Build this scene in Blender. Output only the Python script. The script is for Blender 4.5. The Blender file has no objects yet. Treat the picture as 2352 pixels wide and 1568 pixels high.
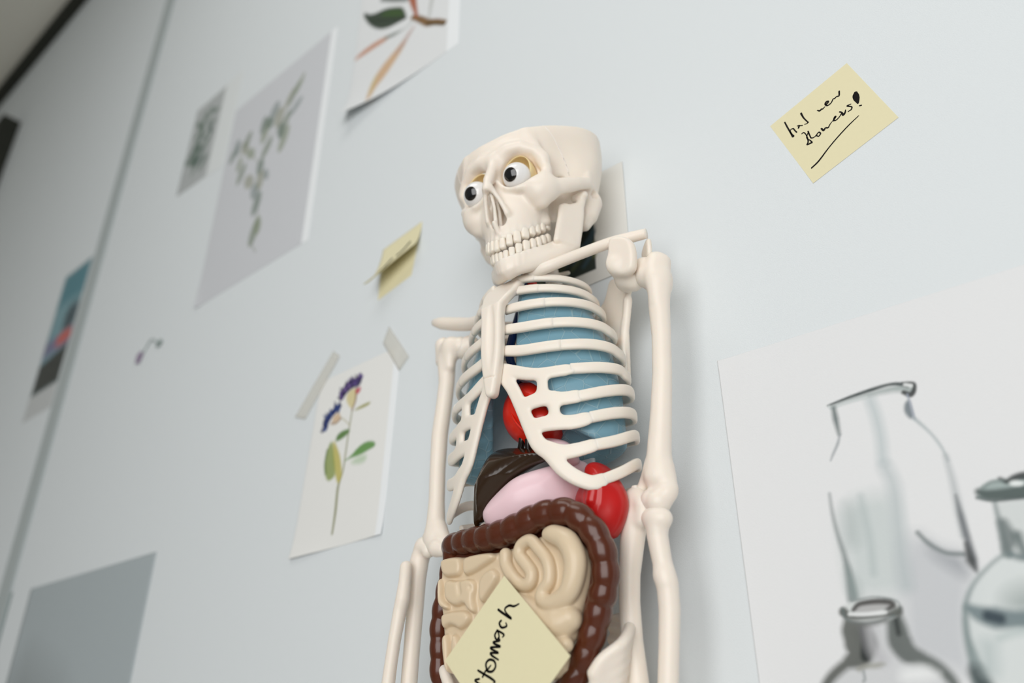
# Anatomy model hanging on a white studio wall, with drawings and sticky notes around it.
import bpy, math, random
import numpy as np
from mathutils import Vector
from mathutils.bvhtree import BVHTree

random.seed(4)
RNG = np.random.default_rng(4)
C = bpy.context.scene.collection
ZO = 1.30            # height of the camera above the floor
f32 = np.float32

# ------------------------------------------------------------------ materials
def lin(c):
    c = np.asarray(c, float) / 255.0
    return np.where(c <= .04045, c / 12.92, ((c + .055) / 1.055) ** 2.4)

def mat(name, rgb, rough=.5, sss=0.0, sr=(1, .6, .4), ss=.004, trans=0.0, ior=1.45, spec=.5, coat=0.0, noise=0.0, nscale=80, bump=0.0, bscale=400, metal=0):
    m = bpy.data.materials.new(name); m.use_nodes = True
    nt = m.node_tree; b = nt.nodes['Principled BSDF']
    col = tuple(lin(rgb)) + (1,)
    b.inputs['Base Color'].default_value = col
    b.inputs['Roughness'].default_value = rough
    b.inputs['IOR'].default_value = ior
    b.inputs['Specular IOR Level'].default_value = spec
    b.inputs['Metallic'].default_value = metal
    b.inputs['Coat Weight'].default_value = coat
    b.inputs['Coat Roughness'].default_value = .12
    b.inputs['Transmission Weight'].default_value = trans
    if sss:
        b.inputs['Subsurface Weight'].default_value = sss
        b.inputs['Subsurface Radius'].default_value = sr
        b.inputs['Subsurface Scale'].default_value = ss
    tc = nt.nodes.new('ShaderNodeTexCoord')
    if noise:
        n = nt.nodes.new('ShaderNodeTexNoise'); n.inputs['Scale'].default_value = nscale; n.inputs['Detail'].default_value = 4
        nt.links.new(tc.outputs['Object'], n.inputs['Vector'])
        mx = nt.nodes.new('ShaderNodeMix'); mx.data_type = 'RGBA'
        mx.inputs['A'].default_value = tuple(np.clip(np.array(col[:3]) * (1 - noise), 0, 1)) + (1,)
        mx.inputs['B'].default_value = tuple(np.clip(np.array(col[:3]) * (1 + noise), 0, 1)) + (1,)
        nt.links.new(n.outputs['Fac'], mx.inputs['Factor'])
        nt.links.new(mx.outputs['Result'], b.inputs['Base Color'])
    if bump:
        n2 = nt.nodes.new('ShaderNodeTexNoise'); n2.inputs['Scale'].default_value = bscale; n2.inputs['Detail'].default_value = 2
        nt.links.new(tc.outputs['Object'], n2.inputs['Vector'])
        bp = nt.nodes.new('ShaderNodeBump'); bp.inputs['Strength'].default_value = bump; bp.inputs['Distance'].default_value = .001
        nt.links.new(n2.outputs['Fac'], bp.inputs['Height']); nt.links.new(bp.outputs['Normal'], b.inputs['Normal'])
    return m

BONE = mat('bone_plastic', (243, 232, 219), .36, sss=.25, sr=(1, .55, .34), ss=.006, noise=.03, nscale=40)
SUTM = mat('suture_white', (252, 247, 240), .4)
TOOTH = mat('tooth_plastic', (245, 235, 221), .28, sss=.25, sr=(1, .65, .4), ss=.003)
EYEW = mat('eye_white', (240, 238, 236), .08, coat=.6)
IRIS = mat('iris_dark_brown', (42, 32, 20), .1, coat=.8)
PUPIL = mat('pupil_black', (8, 7, 7), .08, coat=1)
AMBER = mat('socket_glow_amber', (244, 216, 166), .4, sss=.3, sr=(1, .5, .2), ss=.004)  # warm glow inside the eye sockets, put into the base colour
LUNG = mat('lung_blue_plastic', (146, 192, 210), .2, trans=.35, ior=1.2, coat=.3)
CLEAR = mat('clear_grey_plastic', (206, 213, 216), .25, trans=.1, ior=1.15, noise=.25, nscale=45)
HEART = mat('heart_red', (222, 36, 14), .33, coat=.2, noise=.08, nscale=60)
VEINB = mat('vein_blue', (22, 44, 92), .3)
VEIND = mat('vein_dark', (26, 16, 12), .25)
LIVER = mat('liver_brown', (46, 29, 12), .2, coat=.3, noise=.12, nscale=25)
STOM = mat('stomach_pink', (240, 208, 214), .3, sss=.15, sr=(1, .5, .45), ss=.004)
SPLEEN = mat('spleen_red', (190, 24, 22), .3, noise=.22, nscale=45, coat=.2)
COLON = mat('colon_brown', (84, 38, 18), .27, coat=.3, noise=.1, nscale=30)
INTEST = mat('intestine_cream', (220, 200, 170), .3, sss=.12, sr=(1, .6, .35), ss=.003)
INK = mat('marker_ink', (14, 10, 9), .7, spec=.2)
NOTE = mat('note_yellow', (228, 220, 182), .75, noise=.015, nscale=300)
TAPE = mat('masking_tape', (232, 228, 214), .6, trans=.15, noise=.03, nscale=200)

# fine hexagon-like relief lines on the lungs
def lung_lines(m):
    nt = m.node_tree; b = nt.nodes['Principled BSDF']
    tc = nt.nodes.new('ShaderNodeTexCoord')
    v = nt.nodes.new('ShaderNodeTexVoronoi'); v.feature = 'DISTANCE_TO_EDGE'; v.inputs['Scale'].default_value = 75
    nt.links.new(tc.outputs['Object'], v.inputs['Vector'])
    r = nt.nodes.new('ShaderNodeValToRGB')
    r.color_ramp.elements[0].position = .0; r.color_ramp.elements[0].color = tuple(lin((184, 216, 224))) + (1,)
    r.color_ramp.elements[1].position = .026; r.color_ramp.elements[1].color = tuple(lin((146, 192, 210))) + (1,)
    nt.links.new(v.outputs['Distance'], r.inputs['Fac'])
    nt.links.new(r.outputs['Color'], b.inputs['Base Color'])
    mt = nt.nodes.new('ShaderNodeMath'); mt.operation = 'MINIMUM'; mt.inputs[1].default_value = .06
    nt.links.new(v.outputs['Distance'], mt.inputs[0])
    bp = nt.nodes.new('ShaderNodeBump'); bp.invert = True; bp.inputs['Strength'].default_value = .5; bp.inputs['Distance'].default_value = .01
    nt.links.new(mt.outputs[0], bp.inputs['Height']); nt.links.new(bp.outputs['Normal'], b.inputs['Normal'])
lung_lines(LUNG)

def colour_attr_mat(name, rough=.8, bump=.15, bscale=900):
    m = mat(name, (255, 255, 255), rough, bump=bump, bscale=bscale)
    nt = m.node_tree
    a = nt.nodes.new('ShaderNodeAttribute'); a.attribute_name = 'Col'
    nt.links.new(a.outputs['Color'], nt.nodes['Principled BSDF'].inputs['Base Color'])
    return m
PAPER = colour_attr_mat('drawing_paper')
PHOTO = colour_attr_mat('glossy_print', .35, 0.0)

# ------------------------------------------------------------------ object helpers
def link(name, me, m, parent=None):
    o = bpy.data.objects.new(name, me); C.objects.link(o)
    if m is not None:
        for q in (m if isinstance(m, (list, tuple)) else [m]):
            me.materials.append(q)
    if parent is not None: o.parent = parent
    return o

def tag(o, label=None, cat=None, group=None, kind=None):
    if label: o['label'] = label
    if cat: o['category'] = cat
    if group: o['group'] = group
    if kind: o['kind'] = kind
    return o

def mesh(name, v, f, smooth=True):
    me = bpy.data.meshes.new(name)
    v = np.asarray(v, float)
    if isinstance(f, np.ndarray) and f.ndim == 2:
        n, k = f.shape
        me.vertices.add(len(v)); me.vertices.foreach_set('co', v.astype(f32).ravel())
        me.loops.add(n * k); me.loops.foreach_set('vertex_index', f.astype(np.int32).ravel())
        me.polygons.add(n)
        me.polygons.foreach_set('loop_start', np.arange(0, n * k, k, dtype=np.int32))
        me.update(calc_edges=True); me.validate()
    else:
        me.from_pydata([tuple(p) for p in v], [], [tuple(q) for q in f])
    me.polygons.foreach_set('use_smooth', np.full(len(me.polygons), smooth))
    me.update()
    return me

# the model's own frame: X to its left, d out of the wall, z up (mm)  ->  local metres
X0 = -.39; DB = 55.0; ZB = -70.0
def L(p):
    p = np.asarray(p, float)
    return np.stack([p[..., 0], DB - p[..., 1], p[..., 2] - ZB], -1) / 1000.0
# the head's frame (turned and tilted a little)
PSI, ROLL = math.radians(8), math.radians(4)
_sy, _cy, _sr, _cr = math.sin(PSI), math.cos(PSI), math.sin(ROLL), math.cos(ROLL)
_U0 = np.array([_cy, -_sy, 0]); _V = np.array([_sy, _cy, 0]); _W0 = np.array([0, 0, 1.])
HM = np.stack([_cr * _U0 + _sr * _W0, _V, -_sr * _U0 + _cr * _W0], 1)
def HB(p):           # head frame mm -> body frame mm
    p = np.asarray(p, float)
    return (p - [0, 0, 455]) @ HM.T + [0, 58, 455]
def HL(p): return L(HB(p))

# ------------------------------------------------------------------ distance-field modelling
class Fld:
    def __init__(s, lo, hi, h):
        s.lo = np.array(lo, float); s.h = h
        s.n = np.ceil((np.array(hi) - s.lo) / h).astype(int) + 1
        s.ax = [(s.lo[i] + h * np.arange(s.n[i])).astype(f32) for i in range(3)]
        s.f = np.full(s.n, 60.0, f32)
    def sl(s, lo, hi):
        a = np.clip(np.floor((np.array(lo) - s.lo) / s.h).astype(int), 0, s.n)
        b = np.clip(np.ceil((np.array(hi) - s.lo) / s.h).astype(int) + 1, 0, s.n)
        sl = tuple(slice(a[i], b[i]) for i in range(3))
        return sl, s.ax[0][sl[0]][:, None, None], s.ax[1][sl[1]][None, :, None], s.ax[2][sl[2]][None, None, :]
    def add(s, fn, lo=None, hi=None, k=0.0):
        if lo is None: lo, hi = s.lo, s.lo + s.h * s.n
        m = k + 2 * s.h
        sl, x, y, z = s.sl(np.array(lo) - m, np.array(hi) + m)
        if min(v.size for v in (x, y, z)) == 0: return s
        d = fn(x, y, z).astype(f32); a = s.f[sl]
        if k > 0:
            q = np.maximum(k - np.abs(a - d), 0) / k
            s.f[sl] = np.minimum(a, d) - q * q * k * .25
        else: s.f[sl] = np.minimum(a, d)
        return s
    def cut(s, fn, lo=None, hi=None, k=0.0):
        if lo is None: lo, hi = s.lo, s.lo + s.h * s.n
        m = k + 2 * s.h
        sl, x, y, z = s.sl(np.array(lo) - m, np.array(hi) + m)
        d = -fn(x, y, z).astype(f32); a = s.f[sl]
        if k > 0:
            q = np.maximum(k - np.abs(a - d), 0) / k
            s.f[sl] = np.maximum(a, d) + q * q * k * .25
        else: s.f[sl] = np.maximum(a, d)
        return s
    # primitives
    def ball(s, c, r, k=2.0, cut=False):
        r = np.array(r if hasattr(r, '__len__') else (r,) * 3, float); c = np.array(c, float)
        def fn(x, y, z):
            p = ((x - c[0]) / r[0]) ** 2 + ((y - c[1]) / r[1]) ** 2 + ((z - c[2]) / r[2]) ** 2
            g = ((x - c[0]) / r[0] ** 2) ** 2 + ((y - c[1]) / r[1] ** 2) ** 2 + ((z - c[2]) / r[2] ** 2) ** 2
            p = np.sqrt(p); return p * (p - 1) / np.maximum(np.sqrt(g), 1e-4)
        return (s.cut if cut else s.add)(fn, c - r, c + r, k)
    def tube(s, pts, r, k=2.0, cut=False, flat=None):
        """polyline of tapered capsules; flat=(axis,factor) squeezes the section along one axis"""
        pts = np.array(pts, float)
        r = np.array(r if hasattr(r, '__len__') else [r] * len(pts), float)
        fl = np.ones(3)
        if flat: fl[flat[0]] = flat[1]
        def fn(x, y, z):
            out = None
            for i in range(len(pts) - 1):
                a, b = pts[i], pts[i + 1]; ab = (b - a) * fl; L2 = max(float(ab @ ab), 1e-6)
                px, py, pz = (x - a[0]) * fl[0], (y - a[1]) * fl[1], (z - a[2]) * fl[2]
                h = np.clip((px * ab[0] + py * ab[1] + pz * ab[2]) / L2, 0, 1)
                d = np.sqrt((px - ab[0] * h) ** 2 + (py - ab[1] * h) ** 2 + (pz - ab[2] * h) ** 2) - (r[i] + (r[i + 1] - r[i]) * h)
                out = d if out is None else np.minimum(out, d)
            return out / max(fl.max(), 1)
        R = r.max() / fl.min()
        return (s.cut if cut else s.add)(fn, pts.min(0) - R, pts.max(0) + R, k)
    def pill(s, poly, d0, R, t, k=2.0, bend=None, cut=False):
        """outline in the (X,z) plane, pillowed: thickness t either side of depth d0, edge radius R"""
        P = np.array(poly, float)
        def fn(x, y, z):
            sd = poly_sd(P, x[:, 0, 0], z[0, 0, :])[:, None, :]
            dd = d0 if bend is None else d0 + bend(x, z)
            q = np.maximum(sd + R, 0)
            return np.sqrt(q * q + ((y - dd) * (R / t)) ** 2) - R if t <= R else (np.sqrt(q * q + ((y - dd) * (R / t)) ** 2) - R)
        lo = np.array([P[:, 0].min(), d0 - t - (0 if bend is None else 40), P[:, 1].min()])
        hi = np.array([P[:, 0].max(), d0 + t + (0 if bend is None else 40), P[:, 1].max()])
        return (s.cut if cut else s.add)(fn, lo, hi, k)
    def mesh(s, name, tr, smooth=1):
        v, f = nets(s.f, s.lo, s.h, smooth)
        return mesh(name, tr(v), f)

def poly_sd(P, X, Z):
    x = X[:, None].astype(float); z = Z[None, :].astype(float)
    d = np.full((X.size, Z.size), 1e9); inside = np.zeros(d.shape, bool)
    n = len(P)
    for i in range(n):
        a, b = P[i], P[(i + 1) % n]; e = b - a
        h = np.clip(((x - a[0]) * e[0] + (z - a[1]) * e[1]) / max(e @ e, 1e-9), 0, 1)
        d = np.minimum(d, (x - a[0] - e[0] * h) ** 2 + (z - a[1] - e[1] * h) ** 2)
        c = (a[1] > z) != (b[1] > z)
        with np.errstate(divide='ignore', invalid='ignore'):
            xx = e[0] * (z - a[1]) / (e[1] if e[1] != 0 else 1e-9) + a[0]
        inside ^= c & (x < xx)
    d = np.sqrt(d)
    return np.where(inside, -d, d)

def smooth_poly(P, it=2):
    P = np.array(P, float)
    for _ in range(it):
        Q = np.roll(P, -1, 0)
        P = np.stack([.75 * P + .25 * Q, .25 * P + .75 * Q], 1).reshape(-1, P.shape[1])
    return P

def nets(F, lo, h, smooth=1):
    F = F.copy()
    F[0], F[-1], F[:, 0], F[:, -1], F[:, :, 0], F[:, :, -1] = [9.0] * 6
    neg = F < 0
    nx, ny, nz = F.shape
    cs = [(i, j, k) for i in (0, 1) for j in (0, 1) for k in (0, 1)]
    cnt = np.zeros((nx - 1, ny - 1, nz - 1), np.int8)
    for i, j, k in cs: cnt += neg[i:nx - 1 + i, j:ny - 1 + j, k:nz - 1 + k]
    act = (cnt > 0) & (cnt < 8)
    idx = np.full(act.shape, -1, np.int64); I, J, K = np.nonzero(act); n = len(I)
    idx[I, J, K] = np.arange(n)
    acc = np.zeros((n, 3)); num = np.zeros(n)
    vals = {c: F[I + c[0], J + c[1], K + c[2]].astype(float) for c in cs}
    for a in cs:
        for ax in range(3):
            if a[ax]: continue
            b = list(a); b[ax] = 1; b = tuple(b)
            va, vb = vals[a], vals[b]; m = (va < 0) != (vb < 0)
            t = np.where(m, va / np.where(m, va - vb, 1), 0)
            p = np.tile(np.array(a, float), (n, 1)); p[:, ax] = t
            acc += p * m[:, None]; num += m
    V = (np.stack([I, J, K], 1) + acc / num[:, None])
    faces = []
    for ax in range(3):
        o1, o2 = (ax + 1) % 3, (ax + 2) % 3
        sa = [slice(1, -1)] * 3; sa[ax] = slice(0, -1)
        sb = [slice(1, -1)] * 3; sb[ax] = slice(1, None)
        A, Bn = neg[tuple(sa)], neg[tuple(sb)]
        e = np.argwhere(A != Bn)
        if not len(e): continue
        fl = A[tuple(e.T)]
        e = e + np.array([0 if q == ax else 1 for q in range(3)])
        def cell(u, v):
            q = e.copy(); q[:, o1] -= u; q[:, o2] -= v
            return idx[q[:, 0], q[:, 1], q[:, 2]]
        Q = np.stack([cell(1, 1), cell(0, 1), cell(0, 0), cell(1, 0)], 1)
        Q[~fl] = Q[~fl][:, ::-1]
        faces.append(Q)
    Fq = np.concatenate(faces)
    for _ in range(smooth):      # light relaxation
        s = np.zeros_like(V); c = np.zeros(n)
        for a in range(4):
            b = (a + 1) % 4
            np.add.at(s, Fq[:, a], V[Fq[:, b]]); np.add.at(c, Fq[:, a], 1)
            np.add.at(s, Fq[:, b], V[Fq[:, a]]); np.add.at(c, Fq[:, b], 1)
        V = V * .5 + .5 * s / c[:, None]
    # the mapping into the room mirrors one axis, so faces are reversed here
    return V * h + lo, Fq[:, ::-1]

def spline(P, n=8):
    P = np.array(P, float); Q = np.vstack([2 * P[0] - P[1], P, 2 * P[-1] - P[-2]]); out = []
    for i in range(1, len(Q) - 2):
        for t in np.linspace(0, 1, n, endpoint=False):
            a, b, c, d = Q[i - 1], Q[i], Q[i + 1], Q[i + 2]
            out.append(.5 * (2 * b + (c - a) * t + (2 * a - 5 * b + 4 * c - d) * t * t + (3 * b - a - 3 * c + d) * t ** 3))
    out.append(P[-1]); return np.array(out)

def sweep(name, path, norms, hh, ht, nsec=14, ex=3.0):
    """rounded flat band along a path: half height hh across, half thickness ht along the normals"""
    path = np.array(path); N = np.array(norms); T = np.gradient(path, axis=0); T /= np.linalg.norm(T, axis=1)[:, None]
    N = N - (N * T).sum(1)[:, None] * T; N /= np.linalg.norm(N, axis=1)[:, None]; Bn = np.cross(T, N)
    a = np.linspace(0, 2 * np.pi, nsec, endpoint=False); ca, sa = np.cos(a), np.sin(a)
    sx = np.sign(ca) * np.abs(ca) ** (2 / ex); sy = np.sign(sa) * np.abs(sa) ** (2 / ex)
    m = len(path); hh = np.broadcast_to(hh, m); ht = np.broadcast_to(ht, m)
    e = np.ones(m); rings = []
    V = (path[:, None] + N[:, None] * (sx * 1)[None, :, None] * ht[:, None, None] + Bn[:, None] * sy[None, :, None] * hh[:, None, None])
    def cap(i, sgn):
        return [path[i] + sgn * T[i] * .8 + N[i] * sx[j] * ht[i] * .7 + Bn[i] * sy[j] * hh[i] * .8 for j in range(nsec)]
    V = np.concatenate([np.array(cap(0, -1))[None], V, np.array(cap(-1, 1))[None]])
    M = m + 2; faces = []
    for i in range(M - 1):
        for j in range(nsec):
            k = (j + 1) % nsec
            faces.append((i * nsec + j, i * nsec + k, (i + 1) * nsec + k, (i + 1) * nsec + j))
    faces.append(tuple(range(nsec - 1, -1, -1))); faces.append(tuple((M - 1) * nsec + j for j in range(nsec)))
    return V.reshape(-1, 3), faces

def superball(c, ax, r, e=(.6, .6), nu=16, nv=10):
    """superellipsoid with axes ax (3 unit rows)"""
    V = []; F = []
    g = lambda t, p: math.copysign(abs(t) ** p, t)
    for i in range(nv + 1):
        v = -math.pi / 2 + math.pi * i / nv
        for j in range(nu):
            u = 2 * math.pi * j / nu
            V.append((g(math.cos(v), e[0]) * g(math.cos(u), e[1]) * r[0], g(math.cos(v), e[0]) * g(math.sin(u), e[1]) * r[1], g(math.sin(v), e[0]) * r[2]))
    for i in range(nv):
        for j in range(nu):
            k = (j + 1) % nu
            F.append((i * nu + j, i * nu + k, (i + 1) * nu + k, (i + 1) * nu + j))
    V = np.array(V) @ np.array(ax, float) + np.array(c, float)
    return V, F

def fix_normals(me):
    import bmesh
    bm = bmesh.new(); bm.from_mesh(me); bmesh.ops.remove_doubles(bm, verts=bm.verts, dist=1e-7)
    bmesh.ops.recalc_face_normals(bm, faces=bm.faces); bm.to_mesh(me); bm.free()
    me.polygons.foreach_set('use_smooth', np.ones(len(me.polygons), bool)); return me

def part(name, fld, m, tr=L, parent=None, smooth=1):
    return link(name, fld.mesh(name, tr, smooth), m, parent)

def solid(name, V, F, m, tr=L, parent=None):
    return link(name, fix_normals(mesh(name, tr(V), F)), m, parent)

# ------------------------------------------------------------------ the anatomy model
root = bpy.data.objects.new('anatomy_skeleton_model', None); C.objects.link(root)
root.location = (X0, -DB / 1000, ZO + ZB / 1000)
tag(root, 'cream plastic skeleton model with coloured organs and bulging eyes, hanging on the wall', 'anatomy model')

# ---- skull
def polar_loft(rows, vc):
    """horizontal slices given as radii per angle from straight ahead (0) to the back (180)"""
    ws = np.array(sorted(rows)); ang = np.array([0, 15, 30, 45, 60, 75, 90, 105, 120, 150, 180.])
    T = np.array([rows[w] for w in ws], float)
    # densify smoothly in angle and height
    aa = np.linspace(0, 180, 73); ww = np.linspace(ws[0], ws[-1], 120)
    D = np.array([np.interp(aa, ang, t) for t in T])
    ker = np.array([1, 2, 3, 4, 3, 2, 1.]); ker /= ker.sum()
    D = np.array([np.convolve(np.concatenate([d[3:0:-1], d, d[-2:-5:-1]]), ker, 'valid') for d in D])
    G = np.array([np.interp(ww, ws, D[:, i]) for i in range(len(aa))]).T
    kw = np.hanning(17)[1:-1]; kw /= kw.sum(); p = len(kw) // 2
    G = np.array([np.convolve(np.concatenate([[g[0]] * p, g, [g[-1]] * p]), kw, 'valid') for g in G.T]).T
    def fn(x, y, z):
        x = np.abs(x); a = np.degrees(np.arctan2(x, y - vc)) + 0 * z; rho = np.hypot(x, y - vc) + 0 * z
        fa = np.clip(a / 2.5, 0, 71.999); fw = np.clip((z - ww[0]) / (ww[1] - ww[0]), 0, 118.999) + 0 * a
        ia = fa.astype(int); iw = fw.astype(int); ta = fa - ia; tw = fw - iw
        r = (G[iw, ia] * (1 - ta) + G[iw, ia + 1] * ta) * (1 - tw) + (G[iw + 1, ia] * (1 - ta) + G[iw + 1, ia + 1] * ta) * tw
        d = (rho - r) * .85
        return np.maximum(d, np.maximum(ws[0] - z, z - ws[-1]))
    return fn

def build_skull():
    S = Fld((-86, -62, 382), (86, 88, 522), 1.15)
    #        ahead 15   30   45   60   75   90  105  120  150  180
    cran = {422: [18, 18, 18, 22, 28, 32, 36, 38, 40, 36, 30],
            434: [30, 30, 30, 32, 38, 45, 49, 51, 51, 46, 43],
            448: [44, 44, 44, 43, 44, 52, 60, 61, 59, 53, 51],
            462: [54, 54, 53, 50, 49, 58, 67, 67, 63, 56, 53],
            478: [61, 62, 62, 58, 57, 65, 73, 72, 66, 57, 54],
            494: [62, 64, 66, 67, 68, 73, 76, 74, 67, 57, 54],
            508: [62, 64, 66, 68, 71, 75, 77, 74, 67, 57, 54],
            522: [60, 62, 64, 67, 70, 74, 76, 73, 66, 56, 53]}
    S.add(polar_loft(cran, 5), k=0)
    for sg in (-1, 1):
        S.ball((sg * 64, 37, 462), (12, 14, 17), 8, cut=True)
        S.ball((sg * 57, 66, 480), (16, 16, 17), 7, cut=True)                          # temple hollow
    outer = S.f.copy()
    face = {380: [31, 30, 29, 27, 25, 23, 21, 19, 17, 10, 8],
            390: [32.5, 31, 30, 28, 26, 24, 22, 20, 18, 10, 8],
            400: [34, 33, 32, 30, 28, 26, 24, 21, 18, 10, 8],
            410: [35, 34, 33, 32, 30, 28, 26, 22, 18, 12, 10],
            422: [36, 35, 35, 35, 34, 32, 29, 24, 20, 14, 12],
            434: [37, 36, 36, 37, 38, 36, 32, 26, 20, 16, 14],
            446: [36, 36, 36, 38, 40, 38, 34, 26, 20, 18, 16],
            460: [35, 35, 35, 37, 39, 38, 34, 28, 20, 18, 16],
            474: [36, 36, 36, 38, 40, 38, 34, 28, 20, 18, 16],
            486: [36, 36, 37, 39, 40, 38, 34, 28, 20, 18, 16]}
    S.add(polar_loft(face, 30), k=7)
    S.cut(lambda x, y, z: z - (387 + .68 * np.clip(62 - y, 0, 40)) + 0 * x, k=3)                       # gum line climbs backwards
    for sg in (-1, 1):
        P = lambda u, v, w: (sg * u, v, w)
        q = .84 if sg < 0 else 1.0
        S.tube([P(5, 65, 476), P(15, 65.5, 478.5), P(27, 62.5, 478), P(37, 56.5, 472), P(42, 50, 464)], [3.6, 3.6, 3.8, 3.8, 4.4], 7)   # brow
        S.tube([P(42, 50, 466), P(43 * (.5 + q / 2), 47.5, 452), P(42 * q, 50, 440)], [4.2, 5.0, 6], 5)
        S.tube([P(7, 66, 444), P(13, 66, 436), P(22, 64, 432), P(32, 59, 434), P(40, 53, 441)], [2.5, 3, 3.5, 4, 4.5], 5)
        S.tube([P(42, 50, 463), P(38, 53.5, 478), P(33.5, 57, 490), P(30, 60, 502)], [3.6, 3.2, 2.8, 2.2], 6)                     # temporal line
        S.ball(P(36 * q, 54, 430), (10, 8, 10), 6)
        S.ball(P(43 * q, 47, 432), (7.5, 9, 11), 6)
        S.tube([P(35 * q, 53, 430), P(36 * q, 48, 420)], [6.5, 5.5], 8)
        S.tube([P(43 * q, 47, 432), P(52 * q, 36, 438), P(60 * q, 24, 445), P(64 * q, 11, 452), P(60 * (.4 + .6 * q), -1, 456)], [9, 7.6, 6.2, 5.4, 5.4], 4, flat=(0, 1.5))
        S.tube([P(61, 0, 457), P(64, 8, 463)], [4, 2], 4)
        S.tube([P(56, -10, 446), P(52, -9, 434), P(48, -7, 424)], [10, 9, 6], 7)                       # mastoid
        S.tube([P(27, 33, 424), P(28, 30, 414)], [5, 5], 5)
        S.tube([P(25, 22, 430), P(26, 22, 412)], [4, 2.5], 4)                                           # pterygoid
    # hollow vault, open at the cut
    inner = {w: [max(r - 4.5, 5) for r in v] for w, v in cran.items() if w >= 448}
    fi = polar_loft(inner, 5)
    sl, gx, gy, gz = S.sl(S.lo, S.lo + S.h * S.n)
    hol = np.maximum(np.maximum(fi(gx, gy, np.minimum(gz, 521)), outer[sl] + 4.2), 452 - gz)
    S.f[sl] = np.maximum(S.f[sl], -hol)
    S.cut(lambda x, y, z: ((498 + (60 - y) * .2) - z) + 0 * x, k=1.6)
    pear = smooth_poly([(0, 430), (2.8, 428), (5.4, 420), (7.6, 412), (7.4, 404), (3.6, 400.5), (0, 403.5), (-3.6, 400.5), (-7.4, 404), (-7.6, 412), (-5.4, 420), (-2.8, 428)], 2)
    for sg in (-1, 1):
        P = lambda u, v, w: (sg * u, v, w)
        # orbit
        S.tube([P(20.5, 74, 452.5), P(19.5, 52, 453.5), P(14, 34, 456)], [14.6, 14.4, 8], 3, cut=True, flat=(2, .76))
        # behind the cheekbone
        S.tube([P(44, 26, 450), P(44, 26, 420)], [8.5, 10], 4, cut=True, flat=(0, 1.2))
        S.ball(P(63, -3, 449), 4, 2, cut=True)
        S.ball(P(21, 68, 418), (8, 4, 8), 6, cut=True)                                                 # hollow of the cheek
    S.tube([(0, 64, 474), (0, 68, 460), (0, 75, 444), (0, 79.5, 431.5)], [5, 5, 4.8, 3.2], 5)
    for sg in (-1, 1): S.tube([(sg * 3, 77, 433), (sg * 7, 70, 422), (sg * 9.4, 64, 411)], [2.4, 2.4, 3], 4)
    S.tube([(0, 70, 402), (0, 65, 394)], [2.6, 2], 4)
    S.cut(lambda x, y, z: np.maximum(poly_sd(pear, x[:, 0, 0], z[0, 0, :])[:, None, :], 46 - y), (-10, 40, 398), (10, 88, 434), k=1.6)
    S.tube([(0, 72, 430), (0, 68, 418), (.4, 68, 403)], [1.5, 1.6, 2], 1.5)                             # septum
    S.tube([(0, 64, 430), (0, 60, 418), (.4, 60, 403)], [1.5, 1.6, 2], 1.5)
    for sg in (-1, 1):
        for a in np.linspace(7, 70, 7):                                                                 # root swellings above the teeth
            th = math.radians(a); g = 387 + 33 * (1 - math.cos(th))
            S.tube([(sg * 26 * math.sin(th), 18.5 + 43 * math.cos(th), g + 10), (sg * 26.5 * math.sin(th), 18.5 + 44 * math.cos(th), g + 2)], [1.4, 2.4], 3)
    S.ball((0, 30, 388), (19, 24, 22), 3, cut=True)
    return S

skull = part('skull', build_skull(), BONE, HL, root)

def build_jaw():
    J = Fld((-70, -8, 336), (70, 76, 456), 1.1)
    for sg in (-1, 1):
        P = lambda p, f=.8: (sg * p[0] * (f if sg < 0 else 1) + 1.5, p[1], p[2])
        low = [(2, 54, 358), (8, 52.5, 358.5), (15, 47, 361), (25, 38, 367), (36, 26, 375.5), (44, 16, 386)]
        midl = [(1, 55, 362), (9, 54, 363), (16, 48.5, 366), (26, 39, 372), (36, 28, 381), (43, 20, 391)]
        up = [(1, 56.5, 366), (8, 55.5, 368), (15, 50, 372), (22, 42, 377), (28, 33, 384), (33, 25, 391), (36, 19, 398)]
        J.tube([P(p, .8 if i > 3 else .45 + .1 * i) for i, p in enumerate(low)], [4.4, 4.2, 4.0, 4.0, 4.0, 3.6], 6)
        J.tube([P(p, .8 if i > 3 else .58 + .06 * i) for i, p in enumerate(midl)], [4.2, 4.2, 4.0, 3.8, 3.6, 3.4], 6)
        J.tube([P(p) for p in up], [3.8, 3.8, 3.8, 3.6, 3.4, 3.2, 3], 6)
        # ramus: a plate between its front and back edges
        qq = .86 if sg < 0 else 1.0
        fr = np.array([(37 * qq, 33, 388), (39 * qq, 31, 400), (41 * qq, 29, 412), (42 * qq, 27, 424)], float)
        bk = np.array([(46 * qq, 14, 388), (49 * qq, 12, 404), (52 * qq, 11, 420), (54 * qq, 11, 436)], float)
        for t in np.linspace(0, 1, 7):
            pts = fr * (1 - t) + bk * t
            if .25 < t < .85: pts[-1] = pts[-1] * .75 + pts[-2] * .25
            J.tube([P(p) for p in pts], 3.0, 2.5)
        J.tube([P((49 * qq, 12, 440)), P((58 * qq, 12, 440))], [3.8, 3.8], 3)
        J.tube([P((54 * qq, 11, 434)), P((54 * qq, 11, 440))], 3.4, 3)
        for i, a in enumerate(np.linspace(6, 62, 7)):       # root swellings
            th = math.radians(a); g = 366 + 31 * (1 - math.cos(th))
            J.tube([P((25 * math.sin(th), 18.5 + 41 * math.cos(th), g - 9)), P((25.5 * math.sin(th), 18.5 + 41.5 * math.cos(th), g))], [2, 3.0], 1.6)
    J.ball((4, 57, 360.5), (6, 4, 5), 4)
    return J
jaw = part('jaw', build_jaw(), BONE, HL, root)

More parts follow.
